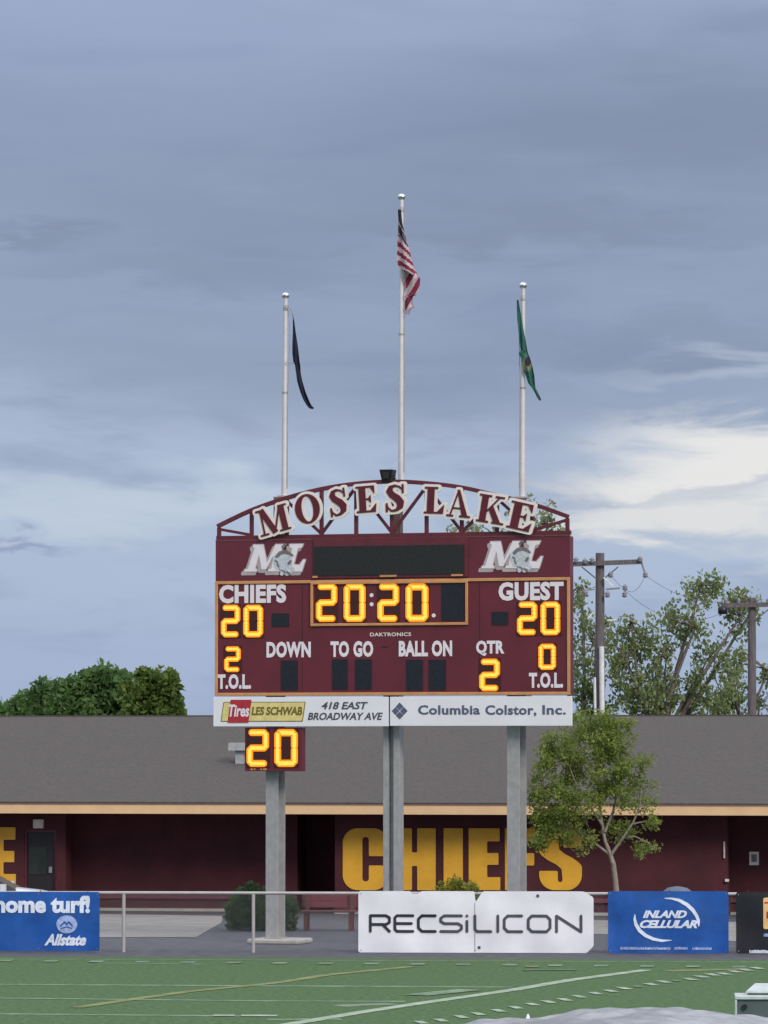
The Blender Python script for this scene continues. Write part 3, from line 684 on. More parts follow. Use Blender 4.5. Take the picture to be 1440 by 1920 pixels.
# speaker box on the crown of the arch
x, z = B.at(727, 905, .1); o = B.o + B.u * x + B.n * .12
sp = empty('speaker', 'black tapered speaker box on the crown of the arched truss', 'speaker', (o.x, o.y, z), BZ)
mb = MB(); w0, w1, h = .10, .145, .27
mb.add([(-w0, -.1, .0), (w0, -.1, .0), (w0, .12, .0), (-w0, .12, .0), (-w1, -.16, h), (w1, -.16, h), (w1, .14, h), (-w1, .14, h)], [(0, 3, 2, 1), (4, 5, 6, 7), (0, 1, 5, 4), (1, 2, 6, 5), (2, 3, 7, 6), (3, 0, 4, 7)])
bevel(mb.build('cabinet', M['black'], sp), .01)
MB().box(-.07, -.165, .08, .07, -.13, .22).build('grille', M['screen'], sp)
MB().box(-.02, .0, -.06, .02, .05, .0).bar((-.16, .02, .14), (.16, .02, .14), .02).bar((.0, .02, -.04), (.16, .02, .1), .03).build('bracket', M['black'], sp)

# flagpoles
poles = []
for (x, zt), (tx, ty), lab in zip(colx, ((535.5, 556), (753, 371), (981, 537)), ('shorter aluminium flagpole on the left column with a dark flag', 'tallest aluminium flagpole in the middle carrying the striped flag', 'aluminium flagpole on the right column with a green flag')):
    o = B.o + B.u * (x + {0: .13, 1: .13, 2: .08}[len(poles)]) + B.n * (TH + .30)
    base = Vector((o.x, o.y, zt)); top = P(tx, ty, o.y)
    e = empty('flagpole', lab, 'flagpole', base, 0, 'flagpoles above the scoreboard')
    d = Vector((top.x - base.x, 0, top.z - base.z)); H = d.z
    n = 10; MB().tube([d * (i / n) for i in range(n + 1)], [.064 - .022 * i / n for i in range(n + 1)], 16).build('shaft', M['pole_alu'], e, True)
    MB().box(-.14, -.14, 0, .14, .14, .03).build('flange', M['galv'], e)
    MB().tube([d * .52 - Vector((0, 0, .02)), d * .52 + Vector((0, 0, .02))], .058, 14).build('joint_collar', M['galv'], e, True)
    MB().lathe([(.02, -.14), (.045, -.11), (.02, -.07), (.02, -.03)], d, 12).build('neck', M['pole_alu'], e, True)
    MB().lathe([(.085 * math.sin(a), -.085 * math.cos(a) * .8 + .02) for a in np.linspace(.05, math.pi - .05, 14)], d, 20).build('ball', M['ball'], e, True)
    MB().lathe([(.05, 0), (.05, .1), (.03, .13)], d - Vector((0, 0, .30)), 12).build('truck', M['galv'], e, True)
    side = 1 if len(poles) != 2 else -1
    rp = [d - Vector((-side * .06, .03, .22)), d - Vector((-side * .09, .05, .8)), d * .5 + Vector((side * .062, -.05, 0)), d * .02 + Vector((side * .065, -.05, .1))]
    MB().tube(rp, .008, 5).build('halyard', M['rope'], e)
    if not poles:
        px_ = lambda a, b: P(a, b, o.y - .1) - base
        MB().tube([px_(535, 572), px_(541, 574), px_(546, 581), px_(549, 590), px_(550, 600)], .010, 6).build('halyard', M['rope'], e, True)
        MB().tube([px_(536, 678), px_(543, 679), px_(552, 681)], .010, 6).build('halyard', M['rope'], e, True)
    poles.append((base, d, o.y))
# flags: cloth sheets following the silhouettes at their real distance
def cloth(name, label, rows, Y, fmat, mats, waves=2.2, amp=.09, cols=26, sub_=5, cat='flag'):
    base = P((rows[0][1] + rows[0][2]) / 2, rows[-1][0], Y)
    pts = []; src = []
    R_ = []
    for i in range(len(rows) - 1):
        for k in range(sub_):
            t_ = k / sub_; R_.append([rows[i][j] + (rows[i + 1][j] - rows[i][j]) * t_ for j in range(3)] + ([rows[i][3] + (rows[i + 1][3] - rows[i][3]) * t_] if len(rows[0]) > 3 else [0]))
    R_.append(list(rows[-1][:3]) + [rows[-1][3] if len(rows[0]) > 3 else 0])
    for j, (py, xl, xr, dip) in enumerate(R_):
        for i in range(cols + 1):
            u = i / cols; px = xl + (xr - xl) * u; y_ = py + dip * u
            w_ = (xr - xl) / 90.0
            yy = Y + amp * math.sin(u * waves * math.pi + j * .035) * min(1, w_ / .3) * (.4 + .6 * u) + .02 * math.sin(j * .3 + u * 9)
            p = P(px, y_, yy) - base; pts.append(tuple(p)); src.append((u, j / (len(R_) - 1), px, y_))
    fs = []; mi = []; W_ = cols + 1
    for j in range(len(R_) - 1):
        for i in range(cols):
            k = j * W_ + i; fs.append((k, k + W_, k + W_ + 1, k + 1))
            c = [sum(src[q][a] for q in fs[-1]) / 4 for a in range(4)]; mi.append(fmat(*c))
    me = bpy.data.meshes.new(name); me.from_pydata(pts, [], fs)
    for m_ in mats: me.materials.append(m_)
    me.polygons.foreach_set('material_index', mi); me.polygons.foreach_set('use_smooth', [True] * len(fs)); me.update()
    return me, base
Yf = poles[1][2] - .12
def f_up(u, v, px, py):
    s = py - 22 * u ** 1.4
    if s < 447 - 4: 
        return 2 if (math.sin(px * 1.3 + py * .2) * math.sin(py * .9) > .45 and s > 415) else 0
    return 2 if int((s - 443) // 9.0) % 2 == 0 else 1
def f_lo(u, v, px, py):
    s = (px - 755) * .86 + (py - 500) * .50
    return 1 if int((s + 2) // 9.5) % 2 == 0 else 2
fl = empty('flag', 'red and white striped flag with starry navy corner hanging limp on the tallest pole', 'flag', P(760, 590, Yf))
me, b1 = cloth('upper_fold', '', [(393, 746, 752, 0), (415, 747, 754, 1), (440, 746, 760, 3), (462, 745, 768, 8), (480, 744, 774, 14), (497, 746, 783, 18), (502, 750, 786, 19)], Yf - .08, f_up, [M['flag_navy'], M['flag_red'], M['flag_white']], cols=36, sub_=8)
o = link('upper_fold', me, fl); o.location = b1 - fl.location
me, b2 = cloth('lower_fold', '', [(493, 757, 776, 10), (508, 757, 786, 10), (520, 757, 788, 4), (538, 758, 787, 0), (553, 758, 781, 0), (556, 758, 774, 0), (568, 759, 773, 0), (576, 759, 776, 0), (583, 760, 769, 0), (590, 761, 767, 0)], Yf + .02, f_lo, [M['flag_navy'], M['flag_red'], M['flag_white']], cols=36, sub_=8)
o = link('lower_fold', me, fl); o.location = b2 - fl.location
Yf = poles[0][2] - .1
me, b = cloth('flag', '', [(588, 548, 549.5), (600, 549, 551.5), (620, 549, 554), (645, 548, 558), (662, 548, 560), (680, 550, 562), (684, 553, 563), (700, 555, 564), (715, 557, 567), (735, 563, 573), (750, 569, 579), (760, 575, 584), (765, 579, 589), (767, 584, 587)], Yf, lambda *a: 1 if (a[2] > 555.5 and 640 < a[3] < 662 and a[0] > .7) else 0, [M['flag_black'], M['flag_navy']], waves=3, amp=.05, cols=12)
o = link('flag', me); o.location = b; tag(o, 'black flag hanging as a thin twisted strip beside the left flagpole', 'flag')
Yf = poles[2][2] - .14
def f_wa(u, v, px, py):
    d = math.hypot((px - 989) / 9, (py - 682) / 14)
    e2 = math.hypot((px - 990) / 5.5, (py - 677) / 9)
    return 1 if e2 < 1 else (2 if d < 1 else 0)
me, b = cloth('flag', '', [(562, 969, 972), (575, 969, 974), (600, 970, 979), (620, 972, 982), (640, 974, 986), (658, 976, 989), (662, 972, 990), (672, 977, 994), (690, 980, 999), (705, 986, 1002), (718, 990, 1003), (727, 997, 1004), (737, 1003, 1009), (745, 1007, 1013), (751, 1011, 1015)], Yf, f_wa, [M['flag_green'], M['flag_black'], M['flag_gold']], waves=2.5, amp=.06, cols=24)
o = link('flag', me); o.location = b; tag(o, 'green flag with a small dark and gold seal drooping across the right flagpole', 'flag')

# ------------------------------------------------------------ field house behind
H_ = Frame(720, 104.0, math.radians(9.2))
bld = empty('field_house', 'long low maroon building with grey shingle roof, peach fascia and gold block letters', 'building', H_.o, -H_.yaw)
hz = lambda px, off=0: H_.at(px, 1600, off)[0]
UL, UR = -17.0, 19.0
ze1 = H_.at(720, 1509.5, -1.0)[1]; ze0 = H_.at(720, 1527, -1.0)[1]
zr = H_.at(720, 1346, 11.0)[1]
xa, xb, xc, xd = hz(123), hz(628), hz(1364), hz(545)
REC = 0.9; WT = ze0 + .02
def wallseg(x0, x1, y0, y1, n='wall'):
    return MB().box(x0, y0, -.1, x1, y1, WT).build(n, M['wall'], bld)
dr = H_.rect(45, 1556, 105, 1690); 
MB().box(UL, 0, -.1, dr[0], .3, WT).box(dr[2], 0, -.1, xa, .3, WT).box(dr[0], 0, dr[3], dr[2], .3, WT).build('wall', M['wall'], bld)
wallseg(xa - .3, xd, REC, REC + .3); MB().box(xa - .3, .302, -.1, xa - .001, REC - .002, WT).build('return_wall', M['wall'], bld)
wallseg(xd - .3, xb + .3, REC + 1.3, REC + 1.6, 'alcove_wall'); MB().box(xd - .3, REC + .302, -.1, xd, REC + 1.298, WT).build('return_wall', M['wall'], bld)
wallseg(xb, xc, 0, .3); MB().box(xb, .302, -.1, xb + .3, REC + 1.298, WT).build('return_wall', M['wall'], bld)
wallseg(xc - .3, UR, REC, REC + .3); MB().box(xc - .3, .302, -.1, xc - .002, REC - .002, WT).build('return_wall', M['wall'], bld)
MB().box(UL, REC + 12, -.1, UR, REC + 12.3, WT).build('rear_wall', M['wall'], bld)
MB().box(UL, .302, -.1, UL + .3, REC + 11.99, WT).build('end_wall', M['wall'], bld)
MB().box(UR - .3, REC + .302, -.1, UR, REC + 11.99, WT).build('end_wall', M['wall'], bld)
# sill trim and darker skirting along the wall foot
for x0, x1, y in ((UL, dr[0] - .05, 0), (dr[2] + .05, xa, 0), (xa, xd, REC), (xb, xc, 0), (xc, UR, REC)):
    MB().box(x0 + .002, y - .06, .30, x1 - .002, y - .002, .40).build('sill_trim', M['wall_trim'], bld)
    MB().box(x0 + .002, y - .10, -.05, x1 - .002, y - .003, .06).build('kerb', M['concrete'], bld)
# roof
mb = MB(); e0 = -1.02; rdg = 11.0; bk = 23
mb.add([(UL - .6, e0, ze1), (UR + .6, e0, ze1), (UR + .6, rdg, zr), (UL - .6, rdg, zr), (UL - .6, bk, ze1), (UR + .6, bk, ze1)], [(0, 1, 2, 3), (3, 2, 5, 4)])
roof = mb.build('roof', M['roof'], bld)
sm = roof.modifiers.new('thickness', 'SOLIDIFY'); sm.thickness = .06; sm.offset = 1
MB().box(UL - .6, rdg - .12, zr - .0, UR + .6, rdg + .12, zr + .075).build('ridge_cap', M['roof'], bld)
MB().box(UL - .6, e0 - .0, ze0, UR + .6, e0 + .04, ze1 - .003).build('fascia', M['fascia'], bld)
MB().box(UL - .6, e0 + .045, ze0 + .03, UR + .6, REC + 11, ze0 + .06).build('soffit', M['soffit'], bld)
MB().box(UL - .6, e0 - .015, ze1 - .001, UR + .6, e0 + .05, ze1 + .025).build('drip_edge', M['soffit'], bld)
# gold letters
def wall_letter(ch_, x0, x1, y0, y1):
    f, w = block(ch_); r = H_.rect(x0, y0, x1, y1)
    T = lambda q: (r[0] + q[0] / w * (r[2] - r[0]), r[1] + q[1] * (r[3] - r[1]))
    sheet(f, (-.05, -.05, w + .05, 1.05), .017, .02, T, y=-.022).build('gold_letter', M['gold'], bld)
for c_, a, b in (('C', 643, 728), ('H', 738, 817), ('I', 832, 868), ('E', 879, 938), ('F', 947, 1004), ('S', 1011, 1091)): wall_letter(c_, a, b, 1553, 1669)
for c_, a, b in (('E', -26, 30), ('K', -116, -36), ('A', -200, -126), ('L', -270, -212)): wall_letter(c_, a, b, 1551, 1662)
# door on the left with a dull pane, lamp above
door = MB().box(dr[0] + .05, .12, 0, dr[2] - .05, .17, dr[3] - .05).build('door', M['door'], bld)
q = H_.rect(52, 1588, 86, 1640); MB().box(q[0], .100, q[1], q[2], .118, q[3]).build('pane', M['dark_glass'], door)
MB().box(dr[0] + .002, .05, 0, dr[0] + .049, .2, dr[3] - .052).box(dr[2] - .049, .05, 0, dr[2] - .002, .2, dr[3] - .052).box(dr[0] + .002, .05, dr[3] - .05, dr[2] - .002, .2, dr[3] - .002).build('door_frame', M['maroon'], bld)
MB().box(dr[2] - .2, .07, .95, dr[2] - .12, .12, 1.1).build('handle', M['chrome'], door)
q = H_.rect(64, 1536, 83, 1553); bevel(MB().box(q[0], -.14, q[1], q[2], -.002, q[3]).build('wall_lamp', M['cream_box'], bld), .02, 3)
# right: downpipe-like conduit, tap, notice
q = H_.rect(1356, 1578, 1360, 1609, -.02); MB().tube([((q[0] + q[2]) / 2, -.04, q[1]), ((q[0] + q[2]) / 2, -.04, q[3])], .022, 8).build('door_pull', M['cream_box'], bld)
q = H_.rect(1360, 1648, 1367, 1653); MB().box(q[0], -.08, q[1], q[2], -.002, q[3]).build('wall_tap', M['cream_box'], bld)
q = H_.rect(1405, 1597, 1423, 1622, REC); nb = MB().box(q[0], REC - .03, q[1], q[2], REC - .002, q[3]).build('notice_plate', M['cream_box'], bld)
q = H_.rect(1409, 1602, 1419, 1616, REC); MB().box(q[0], REC - .034, q[1], q[2], REC - .031, q[3]).build('notice_print', M['logo_mid'], nb)
q = H_.rect(45, 1545, 46, 1546)
# roof vent hood (behind the play clock)
d = 4.0; fr = (d - e0) / (rdg - e0); zrf = ze1 + (zr - ze1) * fr; vxx = H_.at(447, 1395, d)[0]
vt = MB().box(vxx - .08, d, zrf - .05, vxx + .14, d + .3, zrf + .40).build('roof_vent', M['vent_grey'], bld)
MB().box(vxx - .24, d - .12, zrf + .401, vxx + .30, d + .42, zrf + .60).build('vent_hood', M['vent_grey'], vt)
for px_, dd in ((232, 6.5), (1300, 7.0)):
    fr = (dd - e0) / (rdg - e0); zz_ = ze1 + (zr - ze1) * fr; xx_ = H_.at(px_, 1395, dd)[0]

# ------------------------------------------------------------ perimeter fence with banners
FN = Frame(720, 85.35, math.radians(3.0))
fence = empty('perimeter_fence', 'low grey pipe rail fence along the far side of the track', 'fence', FN.o, -FN.yaw)
fz = FN.at(720, 1675, 0)[1]; x0, x1 = FN.at(-260, 1700)[0], FN.at(1750, 1700)[0]
MB().tube([(x0, 0, fz), (x1, 0, fz)], .032, 10).build('top_rail', M['fence'], fence, True)
pm = None
for px_ in range(-254, 1760, 243):
    x = FN.at(px_, 1700)[0]
    if pm is None:
        o = MB().tube([(0, 0, -.05), (0, 0, fz - .02)], .036, 10).build('post', M['fence'], fence, True); pm = o.data
    else: o = link('post', pm, fence)
    o.location = (x, .001, 0)
cm = MB(); hh = fz - .06; st = .06; zb0_ = .04
nn = int((x1 - x0) / st)
for i in range(-int(hh / st) - 1, nn):
    for sgn in (1, -1):
        xa_ = x0 + i * st; pa = (xa_, 0, zb0_) if sgn > 0 else (xa_, 0, zb0_ + hh); pb = (xa_ + hh, 0, zb0_ + hh) if sgn > 0 else (xa_ + hh, 0, zb0_)
        if xa_ < x0 or xa_ + hh > x1: continue
        cm.tube([(pa[0], .004 * sgn, pa[2]), (pb[0], .004 * sgn, pb[2])], .0009, 3, cap=False)
tag(cm.build('chain_link_mesh', M['insul'], fence), kind='stuff')
def ripple(e):
    mes = set()
    for o in e.children_recursive:
        if o.type != 'MESH' or o.data in mes: continue
        mes.add(o.data)
        bm = bmesh.new(); bm.from_mesh(o.data); bmesh.ops.remove_doubles(bm, verts=bm.verts, dist=1e-5); bmesh.ops.triangulate(bm, faces=[f for f in bm.faces if len(f.verts) > 4])
        for _ in range(6):
            es = [ed for ed in bm.edges if ed.calc_length() > .09]
            if not es: break
            bmesh.ops.subdivide_edges(bm, edges=es, cuts=1, use_grid_fill=True)
            bmesh.ops.triangulate(bm, faces=[f for f in bm.faces if len(f.verts) > 4])
        bm.to_mesh(o.data); bm.free()
        for v in o.data.vertices:
            x, z = v.co.x, v.co.z
            v.co.y += .011 * math.sin(x * 6.1 + z * 2.3 + 1) * (1.15 - .6 * z) + .007 * math.sin(x * 13.7 - z * 5.1) + .008 * math.sin(z * 6 + x * 1.7) - .014
        o.data.update()
def banner(label, x0, y0, x1, y1, m_, shape=None, name='banner'):
    r = FN.rect(x0, y0, x1, y1, -.07); cx = (r[0] + r[2]) / 2; z0 = max(r[1], .005)
    o = FN.o + FN.u * cx + FN.n * -.07
    e = empty(name, label, 'banner', (o.x, o.y, z0), -FN.yaw)
    w = (r[2] - r[0]) / 2; h = r[3] - z0
    def R(a, b, c, d):
        q = FN.rect(a, b, c, d, -.07); return (q[0] - cx, q[1] - z0, q[2] - cx, q[3] - z0)
    f = shape(R) if shape else f_box(-w, 0, w, h, .015)
    mb = sheet(f, (-w - .05, -.05, w + .05, h + .05), .04, .006)
    mb.build('sheet', m_, e)
    gm = MB()
    for gx in (-w + .05, 0, w - .05):
        for gz in (.05, h - .05):
            MB().tube([(gx, -.012, gz), (gx, -.008, gz)], .012, 8).build('grommet', M['chrome'], e)
    for gx in (-w * .8, 0.03, w * .8): gm.tube([(gx, .0, h - .03), (gx, .07, h + .03), (gx, .12, h - .02)], .006, 5)
    gm.build('cable_tie', M['black'], e)
    return e, R, w, h
TXY = -.015
# left blue banner
bn, R, w, h = banner('blue banner at the left edge with white home turf slogan and insurer logo', -42, 1672, 187, 1783, M['blue'])
word('slogan', 'home turf!', R(-9, 1679, 169, 1712), M['banner_print'], bn, y=TXY, thick=.004, bold=.045)
word('insurer_word', 'Allstate', R(83, 1751, 162, 1773), M['banner_print'], bn, y=TXY, thick=.004, bold=.045, shear=.35)
q = R(106, 1717, 145, 1749); cx, cz, a = (q[0] + q[2]) / 2, (q[1] + q[3]) / 2, (q[2] - q[0]) / 2
lg = sheet(f_ell(cx, cz, a, a * .86), (cx - .3, cz - .3, cx + .3, cz + .3), .02, .004, y=TXY).build('round_logo', M['pale_disc'], bn)
sheet(U(f_stroke([(cx - a * .55, cz - .03), (cx - a * .2, cz + .05), (cx, cz), (cx + a * .2, cz + .05), (cx + a * .55, cz - .03)], .03), f_stroke([(cx - a * .5, cz - .08), (cx, cz - .05), (cx + a * .5, cz - .08)], .02)), (cx - .3, cz - .3, cx + .3, cz + .3), .012, .003, y=TXY - .004).build('cupped_hands', M['blue'], lg)
# white banner
def rec_shape(R):
    q = R(672, 1671, 1113, 1787); k = .2
    n = R(889, 1671, 908, 1692)
    return sub(f_poly([(q[0], 0), (q[2] - k * .7, 0), (q[2], k * .7), (q[2], q[3] - k * .6), (q[2] - k, q[3]), (q[0], q[3])]),
               f_poly([(n[0], n[3] + .05), (n[2], n[3] + .05), (n[0] + .03, n[1])]), f_box(*R(771, 1660, 787, 1676)))
bn, R, w, h = banner('wide white banner with clipped corners and RECSiLICON in thin black letters', 672, 1671, 1113, 1787, M['banner_white'], rec_shape)
def lx(a): return R(a, 1700, a + 1, 1701)[0]
zt, zb_ = R(700, 1714, 701, 1715)[3], R(700, 1748, 701, 1748.5)[1]
tw = .055
def gl_letter(kind, a, b, m_):
    x0, x1 = lx(a) + tw / 2, lx(b) - tw / 2; t_, b_ = zt - tw / 2, zb_ + tw / 2; m = (t_ + b_) / 2; c = .07
    S = lambda *p: f_stroke(list(p), tw)
    if kind == 'R': f = U(S((x0, b_), (x0, t_), (x1 - c, t_), (x1, t_ - c * .6), (x1, m + c * .3), (x1 - c, m - .02), (x0, m - .02)), S((x1 - c * 2, m - .02), (x1, b_)))
    if kind == 'E': f = U(S((x1, t_), (x0 + c * .6, t_), (x0, t_ - c * .6), (x0, b_ + c * .6), (x0 + c * .6, b_), (x1, b_)), S((x0, m), (x1 - .03, m)))
    if kind == 'C': f = S((x1, t_), (x0 + c, t_), (x0, t_ - c), (x0, b_ + c), (x0 + c, b_), (x1, b_))
    if kind == 'S': f = S((x1, t_), (x0 + c, t_), (x0, t_ - c * .7), (x0, m + c * .6), (x0 + c, m), (x1 - c, m), (x1, m - c * .6), (x1, b_ + c * .7), (x1 - c, b_), (x0, b_))
    if kind == 'i': f = U(S((x0, b_), (x0, t_ - .11)), S((x0, t_ - .005), (x0, t_)))
    if kind == 'L': f = S((x0, t_), (x0, b_ + c * .6), (x0 + c * .6, b_), (x1, b_))
    if kind == 'I': f = S((x0, t_), (x0, b_))
    if kind == 'O': f = S((x0 + c, t_), (x1 - c, t_), (x1, t_ - c), (x1, b_ + c), (x1 - c, b_), (x0 + c, b_), (x0, b_ + c), (x0, t_ - c), (x0 + c, t_))
    if kind == 'N': f = S((x0, b_), (x0, t_), (x1, b_), (x1, t_))
    sheet(f, (x0 - .06, b_ - .06, x1 + .06, t_ + .06), .016, .004, y=TXY).build('printed_letter', m_, bn)
for k_, a, b, m_ in (('R', 692, 733, 'blk_print'), ('E', 738, 777, 'blk_print'), ('C', 782, 819, 'blk_print'), ('S', 824, 868, 'grey_print'), ('i', 873, 879, 'grey_print'), ('L', 888, 923, 'grey_print'), ('I', 931, 937, 'grey_print'),
                    ('C', 943, 981, 'grey_print'), ('O', 988, 1034, 'grey_print'), ('N', 1041, 1092, 'grey_print')): gl_letter(k_, a, b, M[m_])
q = R(890, 1692, 891, 1786); MB().box(q[0], -.012, q[1] + .02, q[0] + .012, -.008, q[3]).build('panel_seam', M['fence'], bn)
for a_, b_2 in ((898, 1776), (1008, 1679)):
    q = R(a_ - 2, b_2 - 2, a_ + 3, b_2 + 3); MB().box(q[0], TXY, q[1], q[2], TXY + .003, q[3]).build('scuff', M['grey_print'], bn)
# blue phone banner
bn, R, w, h = banner('bright blue banner with white INLAND CELLULAR and two crescent arcs', 1140, 1671, 1366, 1788.5, M['blue'])
ofx = lambda s: 1120 + s / 5.538; ofy = lambda s: 1650 + s / 5.538
def arc_band(pts, ws):
    pp = []
    for a, b in pts:
        q = R(ofx(a), ofy(b), ofx(a) + 1, ofy(b) + 1); pp.append((q[0], q[3]))
    return f_stroke(pp, [v / 5.538 / 93 for v in ws])
f = U(arc_band([(690, 190), (770, 192), (850, 210), (930, 255), (990, 310), (1030, 370), (1050, 420), (1052, 475)], [8, 20, 32, 38, 38, 34, 30, 14]),
      arc_band([(390, 360), (388, 410), (402, 465), (440, 525), (500, 575), (580, 612), (670, 630), (770, 625)], [12, 26, 36, 38, 36, 32, 26, 8]))
q = R(1180, 1675, 1320, 1775); sheet(f, q, .018, .004, y=TXY).build('crescent_arcs', M['banner_print'], bn)
word('company_word', 'INLAND', R(ofx(470), ofy(315), ofx(930), ofy(395)), M['banner_print'], bn, y=TXY, thick=.004, bold=.045, shear=.35, space=.95)
word('company_word', 'CELLULAR', R(ofx(440), ofy(415), ofx(1040), ofy(500)), M['banner_print'], bn, y=TXY, thick=.004, bold=.05, shear=.35, space=.95)
def smallprint(x0, x1, y0, y1, m_):
    mb = MB(); x = x0
    while x < x1 - 3:
        wd = rnd.uniform(1.2, 2.6); q = R(x, y0, min(x + wd, x1), y1); mb.box(q[0], TXY, q[1], q[2], TXY + .003, q[3] - rnd.choice([0, .01])); x += wd + rnd.choice([.25, .3, .6])
    mb.build('small_print', m_, bn)
smallprint(1163, 1259, 1775.5, 1780.5, M['pale_disc']); smallprint(1264, 1292, 1775.5, 1780.5, M['pale_disc']); smallprint(1298, 1337, 1776, 1781, M['pale_disc'])
# black banner
bn, R, w, h = banner('black banner cut by the right edge with a tan emblem and white small print', 1380, 1673, 1606, 1790, M['banner_black'])
q = R(1431, 1683, 1530, 1742); em = sheet(f_box(*q, .03), (q[0] - .05, q[1] - .05, q[2] + .05, q[3] + .05), .03, .004, y=TXY).build('tan_emblem', M['tan_print'], bn)
q = R(1431, 1691, 1530, 1694); MB().box(q[0] + .02, TXY - .004, q[1], q[2] - .02, TXY - .001, q[3]).build('emblem_line', M['red_print'], em)
q = R(1437, 1709, 1441, 1722); MB().box(q[0], TXY - .004, q[1], q[2], TXY - .001, q[3]).build('emblem_mark', M['red_print'], em)
smallprint(1432, 1520, 1750, 1756, M['pale_disc']); smallprint(1405, 1560, 1781, 1787, M['banner_print'])

for o_ in [o for o in bpy.data.objects if o.get('category') == 'banner']: ripple(o_)
# ------------------------------------------------------------ plants
def leaves(name, clusters, n_per, leaf, m_, parent, elong=1.9, up=0.0, base=(0, 0, 0)):
    cs = np.array([c[:3] for c in clusters]); rs = np.array([c[3:6] for c in clusters]); K = len(cs)
    n = np.maximum(3, (n_per * np.array([c[6] if len(c) > 6 else 1 for c in clusters])).astype(int)); idx = np.repeat(np.arange(K), n); T = len(idx)
    g = nrs.normal(size=(T, 3)); g /= np.linalg.norm(g, axis=1)[:, None]; rr = nrs.uniform(0, 1, (T, 1)) ** .45
    c = cs[idx] + g * rr * rs[idx]
    a = nrs.normal(size=(T, 3)); a[:, 2] += up; a /= np.linalg.norm(a, axis=1)[:, None]
    b = np.cross(a, nrs.normal(size=(T, 3))); b /= np.linalg.norm(b, axis=1)[:, None]
    s = leaf * nrs.uniform(.6, 1.35, (T, 1)); A = a * s * elong / 2; Bv = b * s / 2
    v = np.stack([c - A, c + Bv, c + A, c - Bv], 1).reshape(-1, 3) - np.array(base)
    me = bpy.data.meshes.new(name); me.vertices.add(T * 4); me.vertices.foreach_set('co', v.ravel())
    me.loops.add(T * 4); me.loops.foreach_set('vertex_index', np.arange(T * 4)); me.polygons.add(T)
    me.polygons.foreach_set('loop_start', np.arange(0, T * 4, 4)); me.polygons.foreach_set('loop_total', np.full(T, 4))
    me.materials.append(m_); me.update(); me.validate()
    return link(name, me, parent)
def in_blobs(blobs, Y, n, dscale=.9):
    """blobs: (px, py, rx, ry[, weight]) -> points in world, spread in depth as well"""
    out = []; wts = [b[2] * b[3] * (b[4] if len(b) > 4 else 1) for b in blobs]
    for q_ in range(n):
        b = blobs[q_ % len(blobs)] if q_ < 5 * len(blobs) else rnd.choices(blobs, wts)[0]
        while True:
            x, y, z = (rnd.uniform(-1, 1) for _ in range(3))
            if x * x + y * y + z * z < 1: break
        rad = (b[2] + b[3]) / 2 / F * Y * dscale
        p = P(b[0] + b[2] * x, b[1] + b[3] * z, Y); p = Vector((p.x, Y + rad * y, p.z)); out.append(p)
    return out
def tree(name, label, Y, base_px, fork_px, blobs, nclus, nleaf, leaf, crad, lm, bark, trunk_r, limbs=14, up=0.0, group=None, vert=1.0, cat='tree'):
    g0 = P(base_px, 1700, Y); base = Vector((g0.x, Y, 0))
    e = empty(name, label, cat, base, 0, group)
    fork = P(fork_px[0], fork_px[1], Y)
    cl = in_blobs(blobs, Y, nclus)
    mb = MB(); mid = base.lerp(fork, .5) + Vector((rnd.uniform(-.1, .1), 0, 0))
    mb.tube([Vector((0, 0, -.1)), mid - base, fork - base], [trunk_r, trunk_r * .8, trunk_r * .6], 10); mb.build('trunk', bark, e, True)
    mb = MB(); hubs = []
    for k in range(limbs):
        t_ = cl[rnd.randrange(len(cl))]; a = fork.lerp(base, rnd.uniform(0, .25)) if k else fork
        m1 = a.lerp(t_, .5) + Vector((rnd.uniform(-.3, .3), rnd.uniform(-.3, .3), rnd.uniform(.0, .5))) * (trunk_r * 3)
        mb.tube([a - base, m1 - base, t_ - base], [trunk_r * .5, trunk_r * .28, trunk_r * .10], 6, cap=False); hubs += [m1, t_]
    for c in cl[: max(60, nclus // 2)]:
        hb = min(hubs, key=lambda h: (h - c).length_squared)
        mb.tube([hb - base, hb.lerp(c, .5) - base + Vector((0, 0, .05)), c - base], [trunk_r * .12, trunk_r * .07, trunk_r * .03], 4, cap=False)
    mb.build('branches', bark, e, True)
    C_ = []
    for c in cl:
        s = rnd.uniform(.6, 1.3); C_.append((c.x, c.y, c.z, crad * s, crad * s, crad * s * vert, s))
    leaves('crown', C_, nleaf, leaf, lm, e, up=up, base=base)
    return e
TL = 'trees behind the field house roof'
tree('leafy_tree', 'dark green tree showing over the roof at the left edge', 138, 60, (60, 1420), [(80, 1345, 45, 60), (20, 1366, 60, 50), (112, 1338, 42, 52), (70, 1395, 95, 50)], 140, 130, .12, .42, M['leaf_dark'], M['bark'], .22, group=TL)
tree('leafy_tree', 'tallest dark green dome of foliage over the left part of the roof', 136, 190, (190, 1420), [(190, 1312, 50, 62), (150, 1335, 50, 50), (195, 1390, 75, 60), (235, 1322, 34, 62), (135, 1345, 40, 60)], 150, 140, .12, .42, M['leaf_dark'], M['bark'], .25, group=TL)
tree('leafy_tree', 'yellow green tree over the roof, right of the dark domes', 133, 290, (290, 1420), [(290, 1312, 36, 52), (315, 1300, 16, 36), (300, 1370, 50, 50), (332, 1350, 20, 28), (262, 1322, 30, 56)], 110, 125, .12, .36, M['leaf_yellow'], M['bark'], .2, group=TL)
